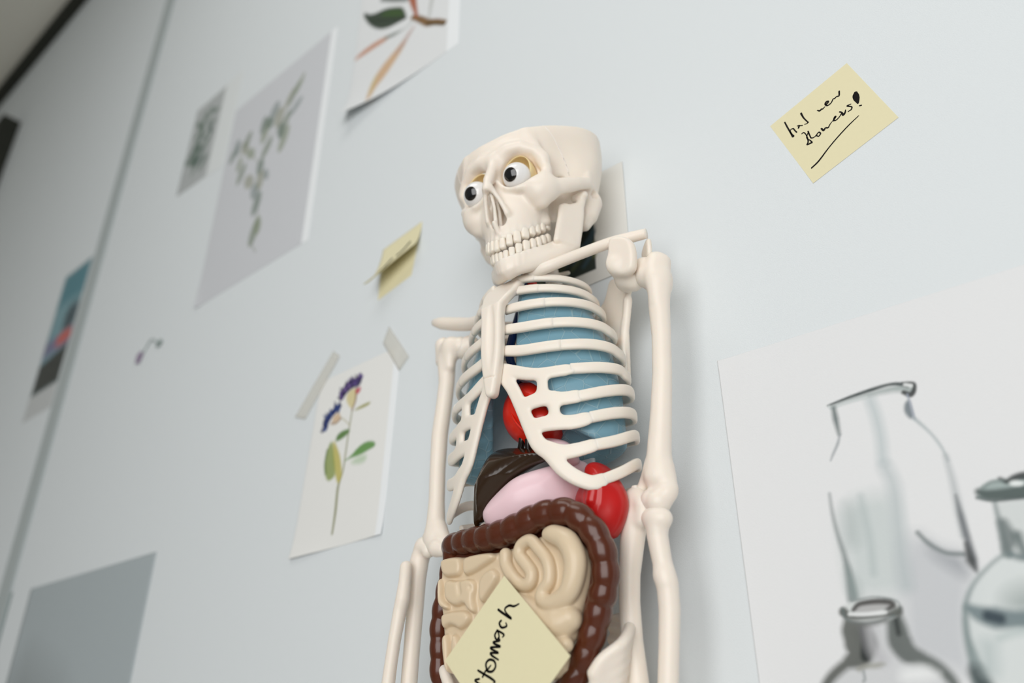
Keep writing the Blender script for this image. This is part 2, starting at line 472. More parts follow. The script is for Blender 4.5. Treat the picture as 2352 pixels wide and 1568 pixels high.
# ---- teeth, one mesh each
def arch(th, A, B, v0): return np.array([A * math.sin(th), v0 - B + B * math.cos(th)]), np.array([A * math.cos(th), -B * math.sin(th)])
def teeth_row(name, A, B, v0, specs, parent, up, ush):
    for sg in (-1, 1):
        th = 0.0
        for (w, h, t, wc) in specs:
            # advance along the arch by half a tooth, place, advance again
            def adv(th, s):
                s *= 1.08
                n = 10
                for _ in range(n):
                    _, tg = arch(th, A, B, v0); th += s / n / np.linalg.norm(tg)
                return th
            th = adv(th, w / 2); p, tg = arch(th, A, B, v0); tg = tg / np.linalg.norm(tg); th = adv(th, w / 2)
            rise = (1 - math.cos(th)) * (33 if up else 31)
            axs = np.array([(sg * tg[0], tg[1], 0), (-sg * -tg[1] * -1, tg[0], 0), (0, 0, 1)], float)
            axs[1] = (sg * -tg[1], tg[0], 0)
            V, F = superball((sg * p[0], p[1], wc + rise), axs, (w * .5 + .12, t * .5, h * .5), (.48, .55))
            zz = (V[:, 2] - wc - rise) / (h * .5)
            k = 1 + (.10 if up else -.10) * -zz          # crowns widen towards the biting edge
            c = np.array([sg * p[0], p[1]])
            V[:, :2] = c + (V[:, :2] - c) * k[:, None]
            V[:, 0] += ush
            solid('tooth', V, F, TOOTH, HL, parent)
#            width height thick centre
UP = [(5.2, 11.5, 5.4, 381.6), (5.6, 11.5, 5.6, 381.8), (6.4, 12.5, 6.4, 381.2), (6.8, 11.5, 7.0, 381.6), (5.8, 10.5, 7.0, 382), (5.4, 10.5, 7.2, 382), (6.0, 10.5, 7.8, 382), (6.2, 10, 7.8, 382)]
LO = [(4.4, 9.6, 4.8, 370.6), (5.0, 10, 5.0, 370.6), (5.8, 10.5, 5.8, 370.6), (6.4, 10.5, 6.4, 370.4), (5.6, 10, 6.6, 370.2), (5.4, 9.6, 7, 370), (6.0, 9.6, 7.2, 370), (6.0, 9.6, 7.2, 370)]
teeth_row('tooth', 26.5, 44, 63.0, UP, skull, True, 0)
teeth_row('tooth', 25, 42, 60.5, LO, jaw, False, 1.5)

# ---- eyes
def cap_mesh(c, d, r, a0, a1, n=28, m=8):
    d = np.array(d, float); d /= np.linalg.norm(d)
    e1 = np.cross(d, (0, 0, 1)); e1 /= np.linalg.norm(e1); e2 = np.cross(d, e1)
    V, F = [], []
    for i in range(m + 1):
        a = a0 + (a1 - a0) * i / m
        for j in range(n):
            b = 2 * math.pi * j / n
            V.append(np.array(c) + r * (math.cos(a) * d + math.sin(a) * (math.cos(b) * e1 + math.sin(b) * e2)))
    for i in range(m):
        for j in range(n):
            k = (j + 1) % n; F.append((i * n + j, i * n + k, (i + 1) * n + k, (i + 1) * n + j))
    return np.array(V), F
GAZE = (-0.048,0.919,-0.391)
for cx in ((20.8,61.5,446.8), (-21.0,61.5,446.8)):
    V, F = superball(cx, np.eye(3), (12.5,) * 3, (1, 1), 32, 20)
    e = solid('eyeball', V, F, EYEW, HL, root)
    V, F = cap_mesh(cx, GAZE, 12.9, math.radians(.5), math.radians(29))
    solid('iris', V, F, IRIS, HL, e)
    V, F = cap_mesh(cx, GAZE, 13.15, math.radians(.5), math.radians(24.5))
    solid('pupil', V, F, PUPIL, HL, e)
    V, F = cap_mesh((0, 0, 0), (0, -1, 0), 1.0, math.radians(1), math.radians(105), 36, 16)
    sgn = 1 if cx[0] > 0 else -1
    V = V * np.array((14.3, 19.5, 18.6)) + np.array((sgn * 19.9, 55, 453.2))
    o = solid('socket_glow_shell', V, F, AMBER, HL, root)  # added shell; its amber colour stands for warm light bouncing in the socket
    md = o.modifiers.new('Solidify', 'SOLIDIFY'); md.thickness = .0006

# ---- sutures on the side of the skull
def suture():
    dg = skull.data
    bv = BVHTree.FromPolygons([v.co for v in dg.vertices], [tuple(p.vertices) for p in dg.polygons])
    for sg in (1, -1):
        line = spline([(44, 57, 505), (48, 50, 496), (53, 42, 486), (56, 34, 476), (57, 28, 467), (57, 25, 459)], 7)
        pts = []
        for i, p in enumerate(line):
            z = 1.3 * (1 if i % 2 else -1) * random.uniform(.5, 1)
            d = np.array([p[0] - 20, p[1] + z - 5, 0.0]); d /= np.linalg.norm(d)
            q = np.array([p[0], p[1] + z, p[2] + z * .5]); a, b = q + d * 50, q - d * 20
            a = Vector(HL((sg * a[0], a[1], a[2]))); b = Vector(HL((sg * b[0], b[1], b[2])))
            hit = bv.ray_cast(a, (b - a).normalized())
            if hit[0] is not None: pts.append(np.array(hit[0]) - np.array((b - a).normalized()) * -.00006)
        if len(pts) < 4: continue
        V, F = tube_mesh(np.array(pts), .00034, 8)
        o = link('suture', fix_normals(mesh('suture', V, F)), SUTM, skull)

def tube_mesh(path, r, n=10):
    path = np.array(path, float); m = len(path); r = np.broadcast_to(r, m)
    T = np.gradient(path, axis=0); T /= np.maximum(np.linalg.norm(T, axis=1)[:, None], 1e-9)
    ref = np.array([.3, .5, .81]); V = []; F = []
    N = np.cross(T, ref); N /= np.linalg.norm(N, axis=1)[:, None]; Bn = np.cross(T, N)
    for i in range(m):
        for j in range(n):
            a = 2 * math.pi * j / n
            V.append(path[i] + r[i] * (math.cos(a) * N[i] + math.sin(a) * Bn[i]))
    for i in range(m - 1):
        for j in range(n):
            k = (j + 1) % n; F.append((i * n + j, i * n + k, (i + 1) * n + k, (i + 1) * n + j))
    F.append(tuple(range(n - 1, -1, -1))); F.append(tuple((m - 1) * n + j for j in range(n)))
    return np.array(V), F
suture()

# ---- rib cage: an elliptic barrel whose half-width changes with height
AZ = np.array([100, 195, 216, 236, 256, 271, 293, 316, 337, 360, 380, 395.])
AA = np.array([83, 88, 88, 87, 86, 83, 78.5, 69.7, 60.5, 50, 38, 28.])
BZ = np.array([100, 250, 300, 340, 360, 380.]); BB = np.array([48, 50, 50, 47, 44, 40.])
def cage(th, z, off=0.0):
    a = np.interp(z, AZ, AA) + off; b = np.interp(z, BZ, BB) + off
    t = np.radians(th); return np.stack([a * np.sin(t), 55 + b * np.cos(t), z + 0 * t], -1)
def cage_n(th, z):
    a = np.interp(z, AZ, AA); b = np.interp(z, BZ, BB); t = np.radians(th)
    n = np.stack([np.sin(t) / a, np.cos(t) / b, 0 * t], -1); return n / np.linalg.norm(n, axis=-1)[..., None]
# rib: (angle,height) along the outside; joint = where cartilage meets bone
RIBS = [
    ([(12, 358.6), (31, 356.6), (54, 356), (75, 356.4), (95, 358)], 31, 3.3),
    ([(9, 346.3), (33, 344.6), (56, 343.6), (80, 343.4), (95, 342.6)], 33, 3.8),
    ([(5, 329.6), (35, 328.7), (62, 328.8), (80, 329.2), (97, 329.0)], 35.5, 4.3),
    ([(5, 310.2), (20, 307.7), (38, 307.1), (60, 307), (81, 307), (95, 305.6)], 38.5, 4.6),
    ([(5, 290.5), (19, 286.2), (42, 285.3), (64, 285.7), (84, 285.6), (96, 284.2)], 41.5, 4.8),
    ([(18, 266), (46, 263.6), (69, 265), (87, 266.6), (97, 265)], 46, 4.8),
    ([(32, 238.5), (49, 240), (70, 245), (94, 250.8)], 49, 4.8),
    ([(39, 220.4), (54, 222.5), (72, 227), (94, 231.8)], 54.5, 4.8),
    ([(46, 199.5), (58, 201.5), (73, 205.5), (97, 214.5)], 58, 4.6),
    ([(56, 173.5), (63, 176), (75, 181.4), (98, 192.6)], 63, 4.4),
    ([(92, 172), (100, 174)], 0, 3.4),
]
for sg in (1, -1):
    for i, (pts, joint, hh) in enumerate(RIBS):
        P = np.array(pts, float)
        zl = P[-1, 1]
        back = [(115, zl + 3), (132, zl + 8), (148, zl + 12), (163, zl + 14)]
        Q = spline(np.vstack([P, back]), 10)
        th, z = Q[:, 0], Q[:, 1]
        pos = cage(th, z); nor = cage_n(th, z)
        pos[:, 0] *= sg; nor[:, 0] *= sg
        endp = np.array([(sg * 9, 13, zl + 15)])
        pos = np.vstack([pos, endp]); nor = np.vstack([nor, nor[-1:]]); th = np.append(th, 175)
        hhv = np.full(len(th), hh * .93); hhv[th > 120] = hh * .85; htv = np.full(len(th), 2.5)
        hhv[-1] *= .7
        b = th >= joint
        V, F = sweep('rib', pos[b], nor[b], hhv[b], htv[b]); solid('rib', V, F, BONE, L, root)
        if 0 < i + 1 <= 5:
            c = th <= joint + 2.6
            if c.sum() > 2:
                V, F = sweep('costal_cartilage', pos[c], nor[c], hhv[c] * 1.03, htv[c] * 1.12); solid('costal_cartilage', V, F, BONE, L, root)

# fused cartilage of the lower ribs, with its openings, drawn on the barrel surface
STRIPS = [
    ([(-1.0,276.7),(10.6,269.8),(25.3,262.8),(46.3,263.0)], [4.8, 4.3, 4.2, 4.1]),
    ([(1.5,273.5),(9.5,256.2),(15.2,237.2),(19.8,220.2),(24.3,205.9),(30.9,196.7),(37.4,185.1),(45.4,177.2),(54.8,173.0),(62.8,175.6)], [4.2, 3.9, 3.9, 4.1, 4.3, 4.2, 4.2, 4.2, 4.1, 4.0]),
    ([(18.8,239.9),(28.0,241.4),(38.4,239.3),(50.1,240.2)], [4.8, 4.4, 4.2, 4.1]),
    ([(23.9,221.1),(34.1,220.7),(44.5,219.7),(54.2,222.2)], [4.8, 4.6, 4.3, 4.1]),
    ([(27.5,202.4),(36.8,197.5),(45.8,197.9),(57.8,201.5)], [4.3, 4.1, 4.1, 4.0]),
    ([(28.0,260.5),(27.6,241.4)], [3.9, 4.7]),
    ([(33.6,241.2),(34.2,221.7)], [4.3, 4.3]),
]
STRIPS = [(spline(p, 5) if len(p) > 2 else np.array(p), r) for p, r in STRIPS]
STRIPS = [(p, np.interp(np.linspace(0, 1, len(p)), np.linspace(0, 1, len(r)), r)) for p, r in STRIPS]
def cart_field(sg):
    G = Fld((0, 50, 158), (96, 112, 290), 1.0)
    def fn(x, y, z):
        a = np.interp(z, AZ, AA); b = np.interp(z, BZ, BB)
        th = np.arctan2(x / a, (y - 55) / b); rho = np.sqrt((x / a) ** 2 + ((y - 55) / b) ** 2)
        off = (1 - 1 / np.maximum(rho, .05)) * np.hypot(x, y - 55 + 0 * z)
        s = th * 72; d2 = None
        for pts, rr in STRIPS:
            q = np.array([(math.radians(t) * 72, h) for t, h in pts])
            for i in range(len(q) - 1):
                e = q[i + 1] - q[i]; h = np.clip(((s - q[i, 0]) * e[0] + (z - q[i, 1]) * e[1]) / (e @ e), 0, 1)
                d = np.hypot(s - q[i, 0] - e[0] * h, z - q[i, 1] - e[1] * h) - (rr[i] + (rr[i + 1] - rr[i]) * h)
                if d2 is None: d2 = d
                else:
                    k = 3.4; w = np.maximum(k - np.abs(d2 - d), 0) / k; d2 = np.minimum(d2, d) - w * w * k * .25
        R = 2.4
        q = np.maximum(d2 + R, 0)
        return np.sqrt(q * q + (off * R / 2.6) ** 2) - R
    G.add(fn)
    return G
v_, f_ = nets(cart_field(1).f, np.array((0, 50, 158.)), 1.0, 1)
link('fused_costal_cartilage', mesh('fused_costal_cartilage', L(v_), f_), BONE, root)
v2 = v_.copy(); v2[:, 0] *= -1
link('fused_costal_cartilage', mesh('fused_costal_cartilage', L(v2), f_[:, ::-1]), BONE, root)

# ---- breastbone
def build_sternum():
    S = Fld((-24, 78, 244), (24, 124, 366), .8)
    half = [(0, 362), (13, 362), (19, 356), (18, 346), (12, 334), (10, 325), (10, 306), (10, 290), (8.2, 274), (6.6, 265), (5, 256), (3.6, 250.5), (0, 249)]
    P = smooth_poly(half + [(-x, z) for x, z in half[-2:0:-1]], 1)
    bend = lambda x, z: -np.maximum(z - 330, 0) * .62
    S.pill(P, 112.5, 2.6, 2.6, 1, bend)
    S.pill(P, 109.5, 2.6, 2.6, 2, bend)
    S.pill(P, 114.2, 2.6, 2.6, 2, bend)
    S.ball((1.5, 119.2, 303), (5.0, 4.4, 35), 1.2, cut=True)
    S.cut(lambda x, y, z: np.maximum(np.abs(z - 265.5 + x * .1) - .35, 115.6 - y), k=.8)
    return S
part('sternum', build_sternum(), BONE, L, root)

# ---- spine
def build_vertebra():
    S = Fld((-20, 0, -9), (20, 32, 9), .9)
    S.tube([(0, 21, -4.2), (0, 21, 4.2)], 6.2, 2)
    S.add(lambda x, y, z: np.maximum(np.hypot(x, y - 21) - 8.2, np.abs(z) - 5.6), (-9, 12, -6), (9, 30, 6), 2)
    S.tube([(0, 14, 0), (0, 3.5, -4)], [3, 1.8], 2)
    for sg in (-1, 1): S.tube([(sg * 4, 13, 1), (sg * 15, 9, 2)], [3, 2.4], 2)
    return S
vm = build_vertebra().mesh('vertebra', L, 1)
_o = L((0, 0, 0)); VN = 0
vb = None
for zc_ in list(np.arange(78, 372, 13.2)):
    if vb is None: vb = link('vertebra', vm, BONE, root); o = vb
    else: o = vb.copy(); C.objects.link(o); o.parent = root
    o.location = (0, 0, zc_ / 1000)
for i, zc_ in enumerate((378, 389, 400, 411, 422)):
    o = vb.copy(); C.objects.link(o); o.parent = root; o.scale = (.82, .82, .82)
    sh = np.array([0, 55 - (20 + i * 6), 0]) / 1000
    o.location = (0, sh[1] - .82 * (.055 - .021), zc_ / 1000 + .18 * .07)

# ---- clavicles
for Pth, rr in (([(15.8,90.0,363.0),(28.4,92.0,362.1),(42.8,90.0,363.5),(62.1,74.0,374.9),(82.6,58.0,385.4),(97.2,50.0,388.3),(111.8,46.0,388.2)], [3.6, 5.2, 4.8, 4.9, 4.4]),
                ([(-37.3,76.0,349.9),(-71.7,62.0,361.3),(-96.0,55.0,372.3),(-116.2,53.0,380.9),(-134.3,52.0,388.7)], [4, 6.2, 6.8, 6.4, 3.8])):
    Q_ = spline(Pth, 8)
    V, F = tube_mesh(Q_, np.interp(np.linspace(0, 1, len(Q_)), [0, .15, .5, .85, 1], rr), 14)
    solid('clavicle', V, F, BONE, L, root)

# ---- shoulder blades
zgp = 0
def build_scapula(sg):
    lo, hi = (14, 2, 222), (150, 92, 402)
    if sg < 0: lo, hi = (-150, 2, 222), (-14, 92, 402)
    S = Fld(lo, hi, 1.25)
    blade = [(55.8,377.3),(49.8,364.8),(41.0,359.3),(29.9,345.7),(30.7,315.2),(53.1,275.4),(67.3,258.9),(72.0,269.9),(73.1,289.2),(72.0,313.8),(75.0,335.7),(85.2,342.5),(91.1,351.3),(81.8,365.4),(68.7,370.7)]
    P = smooth_poly([(sg * x, z) for x, z in blade], 2)
    S.pill(P, 22, 2.2, 2.2, 2, lambda x, z: np.clip((np.abs(x) - 60) * .55, -9, 26))
    Q = lambda pts: [(sg * a, b, c) for a, b, c in pts]
    S.tube(Q([(82.0,34.0,340.2),(73.5,28.0,316.6),(66.2,18.0,274.3)]), [3.6, 3.2, 2.6], 3)
    S.tube(Q([(89.5,46.0,350.8),(96.6,48.0,348.3)]), [9.5, 10], 5)                                   # socket
    if sg > 0:
        S.tube(Q([(90.6,54.0,352.1),(91.2,64.0,355.5)]), [7, 7], 6)
        CP = [(88.8,379.1),(94.1,381.0),(106.5,375.8),(112.1,366.9),(110.7,350.9),(107.7,344.0),(97.3,342.6),(86.5,351.2),(83.2,360.1),(87.6,368.4)]
        S.pill(smooth_poly(CP, 2), 66, 3, 4.5, 5, lambda x, z: (z - 366) * .12)                         # coracoid
    return S
for sg in (1, -1): part('scapula', build_scapula(sg), BONE, L, root)
# acromion plates
def plate(pts, th, m, name, k=1):
    P = np.array(pts, float); lo = P.min(0) - 8; hi = P.max(0) + 8
    S = Fld(lo, hi, .9)
    c = P.mean(0); u = P[1] - P[0]; u /= np.linalg.norm(u); n = np.cross(P[1] - P[0], P[2] - P[0]); n /= np.linalg.norm(n); w = np.cross(n, u)
    Q = smooth_poly(np.stack([(P - c) @ u, (P - c) @ w], 1), 2)
    def fn(x, y, z):
        a = (x - c[0]) * u[0] + (y - c[1]) * u[1] + (z - c[2]) * u[2]
        b = (x - c[0]) * w[0] + (y - c[1]) * w[1] + (z - c[2]) * w[2]
        e = (x - c[0]) * n[0] + (y - c[1]) * n[1] + (z - c[2]) * n[2]
        d = np.full(a.shape, 1e9); ins = np.zeros(a.shape, bool)
        for i in range(len(Q)):
            p, q = Q[i], Q[(i + 1) % len(Q)]; g = q - p
            h = np.clip(((a - p[0]) * g[0] + (b - p[1]) * g[1]) / (g @ g), 0, 1)
            d = np.minimum(d, (a - p[0] - g[0] * h) ** 2 + (b - p[1] - g[1] * h) ** 2)
            ins ^= ((p[1] > b) != (q[1] > b)) & (a < g[0] * (b - p[1]) / (g[1] if g[1] else 1e-9) + p[0])
        s = np.where(ins, -np.sqrt(d), np.sqrt(d)); qq = np.maximum(s + th, 0)
        return np.sqrt(qq * qq + e * e) - th
    S.add(fn); return part(name, S, m, L, root)
plate([(113.8,42.0,386.3),(114.4,42.0,378.7),(112.5,40.0,367.5),(100.9,36.0,370.2),(96.3,36.0,377.4),(103.3,38.0,383.0)], 2.2, BONE, 'acromion')

# ---- arms
def bone_field(segs, lo, hi, h=1.1):
    S = Fld(lo, hi, h)
    for pts, r, k in segs: S.tube(pts, r, k)
    return S
def bone(name, segs):
    A = np.vstack([np.array(s[0]) for s in segs]); R = max(np.max(s[1]) for s in segs) + 5
    return part(name, bone_field(segs, A.min(0) - R, A.max(0) + R), BONE, L, root)
# its left arm
bone('humerus', [
    ([(121.6,50.0,338.1),(119.4,50.0,315.0),(118.7,50.0,288.2),(116.3,50.0,255.8),(111.8,50.0,221.8),(107.8,50.0,195.8),(106.1,50.0,178.2)], [9.5, 8.4, 7.4, 7.4, 8.0, 9.0, 11], 3),
    ([(106.8,46.0,355.1),(111.4,48.0,346.4),(120.5,50.0,334.5)], [10, 11, 9.5], 4),
    ([(119.4,50.0,357.1),(119.5,56.0,336.1),(119.5,55.0,316.7)], [6.5, 5.5, 3], 4),
    ([(123.2,46.0,354.1),(122.3,47.0,331.1)], [7.4, 6], 5),
    ([(100.9,54.0,161.4),(106.0,54.0,159.2),(111.6,52.0,164.2)], [8, 9.4, 7.6], 4),
    ([(101.9,50.0,187.2),(89.7,48.0,172.6)], [6, 4], 4),
    ([(110.1,50.0,182.2),(113.7,50.0,168.7)], [7.4, 6], 4)])
bone('ulna', [
    ([(83.1,48.0,164.8),(83.3,50.0,152.3),(79.6,50.0,134.2),(75.8,50.0,113.5),(74.4,50.0,96.0),(75.1,51.0,70.3),(78.2,52.0,41.6),(80.5,52.0,14.5)], [9, 9.6, 8.6, 7.6, 7.4, 7.4, 7.4, 6.4], 3),
    ([(86.1,50.0,167.7),(93.8,54.0,159.0),(92.2,54.0,148.4)], [7, 7, 5.5], 4)])
bone('radius', [
    ([(105.0,56.0,146.7),(103.7,55.0,135.6),(105.1,54.0,117.8),(107.1,53.0,103.3),(106.5,52.0,86.7),(103.9,52.0,65.2),(100.7,52.0,40.5),(96.5,52.0,14.3)], [8.6, 7.4, 6.8, 7.4, 7.2, 6.8, 6.8, 7.6], 3),
    ([(100.5,56.0,148.0),(109.5,56.0,146.5)], [7.0, 7.0], 3),
    ([(105.8,55.0,108.3),(106.6,55.0,105.9)], [6.4, 6], 4)])
# its right arm
bone('humerus', [
    ([(-116.5,50.0,340.4),(-115.3,50.0,317.0),(-117.6,50.0,295.2),(-121.7,50.0,265.7),(-122.5,50.0,232.2),(-121.9,50.0,203.7),(-121.8,50.0,184.1),(-122.2,50.0,172.6)], [9, 7.6, 7.6, 7.6, 7.2, 7.2, 8.4, 10], 3),
    ([(-98.1,50.0,350.0),(-105.8,50.0,351.1),(-114.6,50.0,349.2)], [10, 10.5, 9], 4),
    ([(-123.8,48.0,360.7),(-124.6,48.0,343.8)], [8.4, 6.5], 6),
    ([(-109.0,54.0,353.4),(-107.3,54.0,331.5)], [7.6, 4], 6),
    ([(-130.3,50.0,170.1),(-114.7,54.0,160.2),(-108.2,54.0,157.7)], [6, 8, 6.4], 4),
    ([(-116.5,50.0,177.4),(-108.4,50.0,165.1)], [7, 5.5], 4)])
bone('ulna', [
    ([(-136.5,50.0,164.1),(-140.6,50.0,152.6),(-142.2,50.0,137.8),(-142.9,50.0,112.4),(-144.4,50.0,77.5),(-145.4,50.0,52.3),(-147.1,50.0,18.4)], [8, 8.4, 7.8, 7.4, 7.0, 7.0, 6.0], 3),
    ([(-133.4,52.0,166.4),(-125.4,54.0,159.1)], [6.5, 6], 4)])
bone('radius', [
    ([(-139.4,66.0,145.4),(-137.7,68.0,132.9),(-138.0,69.0,118.5),(-140.5,69.0,109.9),(-144.0,70.0,86.0),(-146.8,70.0,66.0),(-148.5,70.0,51.3),(-150.6,70.0,18.0)], [5.4, 5.4, 6.2, 5.8, 5.4, 5.4, 5.6, 6.4], 3)])

# ---- pelvis
def build_pelvis():
    S = Fld((-112, 4, -66), (112, 104, 92), 1.3)
    for sg in (1, -1):
        crest = [(sg * x, d, z) for x, d, z in [(65.1,84.0,48.2),(72.1,82.0,56.5),(81.8,74.0,65.5),(78.1,58.0,76.3),(66.2,42.0,86.2),(42.8,26.0,92.6)]]
        cen = np.array((sg * 46, 46, -8.))
        c = spline(crest, 4)
        for t in np.linspace(0, .85, 15):
            pts = [tuple(p * (1 - t) + cen * t - np.array((0, 0, 14 * math.sin(t * 3)))) for p in c]
            S.tube(pts, 3.4 if t else 4.0, 4)
        S.tube([(sg * 46, 46, -8), (sg * 52, 52, -28), (sg * 40, 60, -50), (sg * 14, 66, -42), (0, 66, -40)], [13, 13, 8, 7, 7], 6)
        S.tube([(sg * 52, 48, -28), (sg * 38, 36, -56), (sg * 30, 50, -58)], [8, 7, 6], 5)
    S.tube([(0, 18, 66), (0, 16, 30), (0, 20, -10), (0, 26, -26)], [19, 17, 9, 5], 8, flat=(1, 1.6))
    return S
part('pelvis', build_pelvis(), BONE, L, root)

# ---- organs
def cage_fn(off):
    def fn(x, y, z):
        a = np.interp(z, AZ, AA) + off; b = np.interp(z, BZ, BB) + off
        r = np.sqrt((x / a) ** 2 + ((y - 55) / b) ** 2)
        return (1 - 1 / np.maximum(r, .05)) * np.hypot(x, y - 55 + 0 * z)
    return fn
def build_lung(sg):
    lo, hi = ((4, 8, 196), (90, 106, 372)) if sg > 0 else ((-90, 8, 196), (-4, 106, 372))
    S = Fld(lo, hi, 1.2)
    S.add(cage_fn(-7.5))
    S.cut(lambda x, y, z: sg * x - (8 + 0 * y if sg > 0 else 98 - .88 * y) + 0 * z, k=9)
    S.cut(lambda x, y, z: z - (208 + np.clip(70 - sg * x, 0, 60) * .8 * np.clip((y - 45) / 40, 0, 1)), k=6)
    S.cut(lambda x, y, z: 356 - z + 0 * x + 0 * y, k=10)
    S.cut(lambda x, y, z: y - 14 + 0 * x + 0 * z, k=5)
    if sg > 0: S.ball((6, 84, 240), (30, 32, 28), 5, cut=True)
    return S
for sg in (1, -1): part('lung', build_lung(sg), LUNG, L, root)

S = Fld((-30, 40, 205), (52, 106, 290), 1.1)
S.ball((8, 72, 247), (25, 23, 27), 1); S.ball((18, 74, 236), (21, 20, 22), 8)
heart = part('heart', S, HEART, L, root)
S.f[:] = 60
V, F = tube_mesh(spline([(0.6,92.0,247.5),(9.4,96.0,232.9),(20.3,97.0,220.8),(27.6,94.0,215.3)], 8), .9, 8)
solid('coronary_artery', V, F, HEART, L, heart)
V, F = tube_mesh(spline([(-9.0,62.0,385.3),(-5.7,68.0,358.6),(-5.3,74.0,338.3),(-7.1,80.0,315.3),(-6.5,84.0,299.2),(-1.7,84.0,283.6),(2.4,80.0,272.0)], 8), 3.6, 12)
solid('vein', V, F, VEINB, L, root)
V, F = tube_mesh(spline([(-3.8,56.0,381.4),(-2.7,62.0,360.1),(-4.7,64.0,342.3)], 8), 4.5, 12)
solid('artery', V, F, HEART, L, root)
for q in ([(7.2,84.0,227.9),(6.8,84.0,221.5),(3.7,82.0,214.8)], [(12.6,84.0,224.4),(12.9,84.0,218.5),(11.6,82.0,211.5)]):
    V, F = tube_mesh(spline(q, 6), 2.6, 12); solid('lower_vein', V, F, VEIND, L, root)

def organ(name, poly, d0, R, t, m, bend=None, h=1.1, extra=None, sm=2):
    P = smooth_poly(poly, sm)
    S = Fld((P[:, 0].min() - 4, max(d0 - t - 30, 6), P[:, 1].min() - 4), (P[:, 0].max() + 4, d0 + t + 16, P[:, 1].max() + 4), h)
    S.pill(P, d0, R, t, 1, bend)
    if extra: extra(S)
    return part(name, S, m, L, root)
LV = [(-20.5,220.4),(-2.9,217.2),(18.7,210.2),(33.6,206.1),(38.9,200.3),(35.7,195.8),(20.9,194.0),(4.5,187.6),(-9.8,178.0),(-19.4,169.7),(-25.9,159.0),(-30.2,159.8),(-33.8,154.9),(-35.3,169.9),(-34.8,186.7),(-32.5,202.6),(-28.0,215.3)]
LVI = [(-18.6,218.5),(-1.1,215.3),(20.4,208.3),(32.9,203.4),(35.2,201.1),(17.9,195.8),(1.5,189.1),(-11.6,179.8),(-20.6,171.4),(-26.0,164.1),(-28.6,168.2),(-29.1,185.1),(-28.3,201.2),(-24.8,213.0)]
liver = organ('liver', LV, 93, 5, 5, LIVER, lambda x, z: -np.maximum(z - 190, 0) * .45 - np.maximum(-x - 24, 0) * .15,
      extra=lambda S: S.pill(smooth_poly(LVI, 2), 92, 16, 15, 3, lambda x, z: -np.maximum(z - 190, 0) * .45 - np.maximum(-x - 24, 0) * .15))
ST = [(-23.8,164.3),(-20.0,154.6),(-12.7,150.9),(-3.2,150.9),(8.3,153.4),(25.3,156.7),(36.7,162.0),(42.9,163.4),(48.0,174.8),(50.6,184.9),(52.7,194.5),(50.2,199.8),(43.7,200.1),(37.9,195.9),(25.7,191.6),(8.3,187.5),(-5.9,180.2),(-17.9,172.4)]
organ('stomach', ST, 92, 20, 14, STOM, lambda x, z: -np.clip(x - 6, 0, 60) ** 2 / 66)
ES = [(13.2,218.4),(25.1,219.4),(38.9,215.5),(49.9,209.6),(55.9,195.2),(49.2,191.2),(29.2,198.4)]
organ('oesophagus', ES, 78, 12, 12, STOM)
SP = [(60.7,192.6),(69.1,191.6),(75.6,186.1),(84.4,172.4),(86.8,161.6),(84.9,151.9),(79.3,142.0),(72.3,135.3),(64.1,141.2),(54.4,153.9),(45.1,160.8),(43.3,170.0),(48.0,178.0),(56.0,186.3)]
organ('spleen', SP, 64, 17, 13, SPLEEN, extra=lambda S: S.tube([(66.4,76.0,185.8),(71.0,79.0,174.4),(67.9,80.0,161.8),(63.4,76.0,151.5)], [3, 5, 5, 3], 16))

# colon: a bumpy arch, thicker swellings with creases between
CO = [(-75.5,84.0,59.6),(-72.6,86.0,69.8),(-71.3,88.0,82.2),(-71.3,88.0,95.1)]
COL = [(-80.9,78.0,52.2),(-79.9,80.0,70.5),(-78.4,82.0,95.6),(-64.6,84.0,142.0),(-66.2,86.0,148.4),(-41.7,92.0,147.7),(-21.6,95.0,146.3),(-3.2,97.0,146.1),(16.0,98.0,148.4),(31.5,98.0,152.2),(46.9,97.0,153.1),(60.7,96.0,150.8),(71.9,94.0,142.2),(78.4,92.0,132.7),(81.2,90.0,123.1),(81.6,88.0,114.0),(80.8,87.0,104.2),(77.1,86.0,94.9),(75.1,85.0,95.2),(70.3,84.0,81.9),(63.9,83.0,68.9),(55.8,82.0,55.2),(46.3,82.0,44.1),(37.7,80.0,36.3)]
def build_colon():
    P = spline(COL, 12); seg = np.linalg.norm(np.diff(P, axis=0), axis=1); s = np.concatenate([[0], np.cumsum(seg)])
    base = np.interp(s, np.linspace(0, s[-1], 9), [7.5, 7.5, 8.4, 9.6, 10.2, 9.6, 9.2, 9.0, 8.6])
    n = np.arange(0, s[-1], 1.3); Pn = np.stack([np.interp(n, s, P[:, i]) for i in range(3)], 1)
    per = 14.5
    r = np.interp(n, s, base) * (.69 + .35 * np.abs(np.sin(np.pi * n / per)) ** .46)
    S = Fld(Pn.min(0) - 14, Pn.max(0) + 14, 1.0)
    for i in range(0, len(Pn) - 1, 2): S.tube(Pn[i:i + 3], r[i:i + 3], .6)
    return S
colon = part('large_intestine', build_colon(), COLON, L, root)
WB = [(-66.4,138.5),(-60.3,147.7),(-36.1,147.7),(-9.4,147.1),(13.7,149.4),(36.0,152.6),(57.0,146.4),(69.7,136.0),(75.9,123.1),(77.1,111.2),(74.3,96.2),(64.1,85.3),(-61.7,98.0)]
organ('colon_web', WB, 86, 3, 3, COLON)

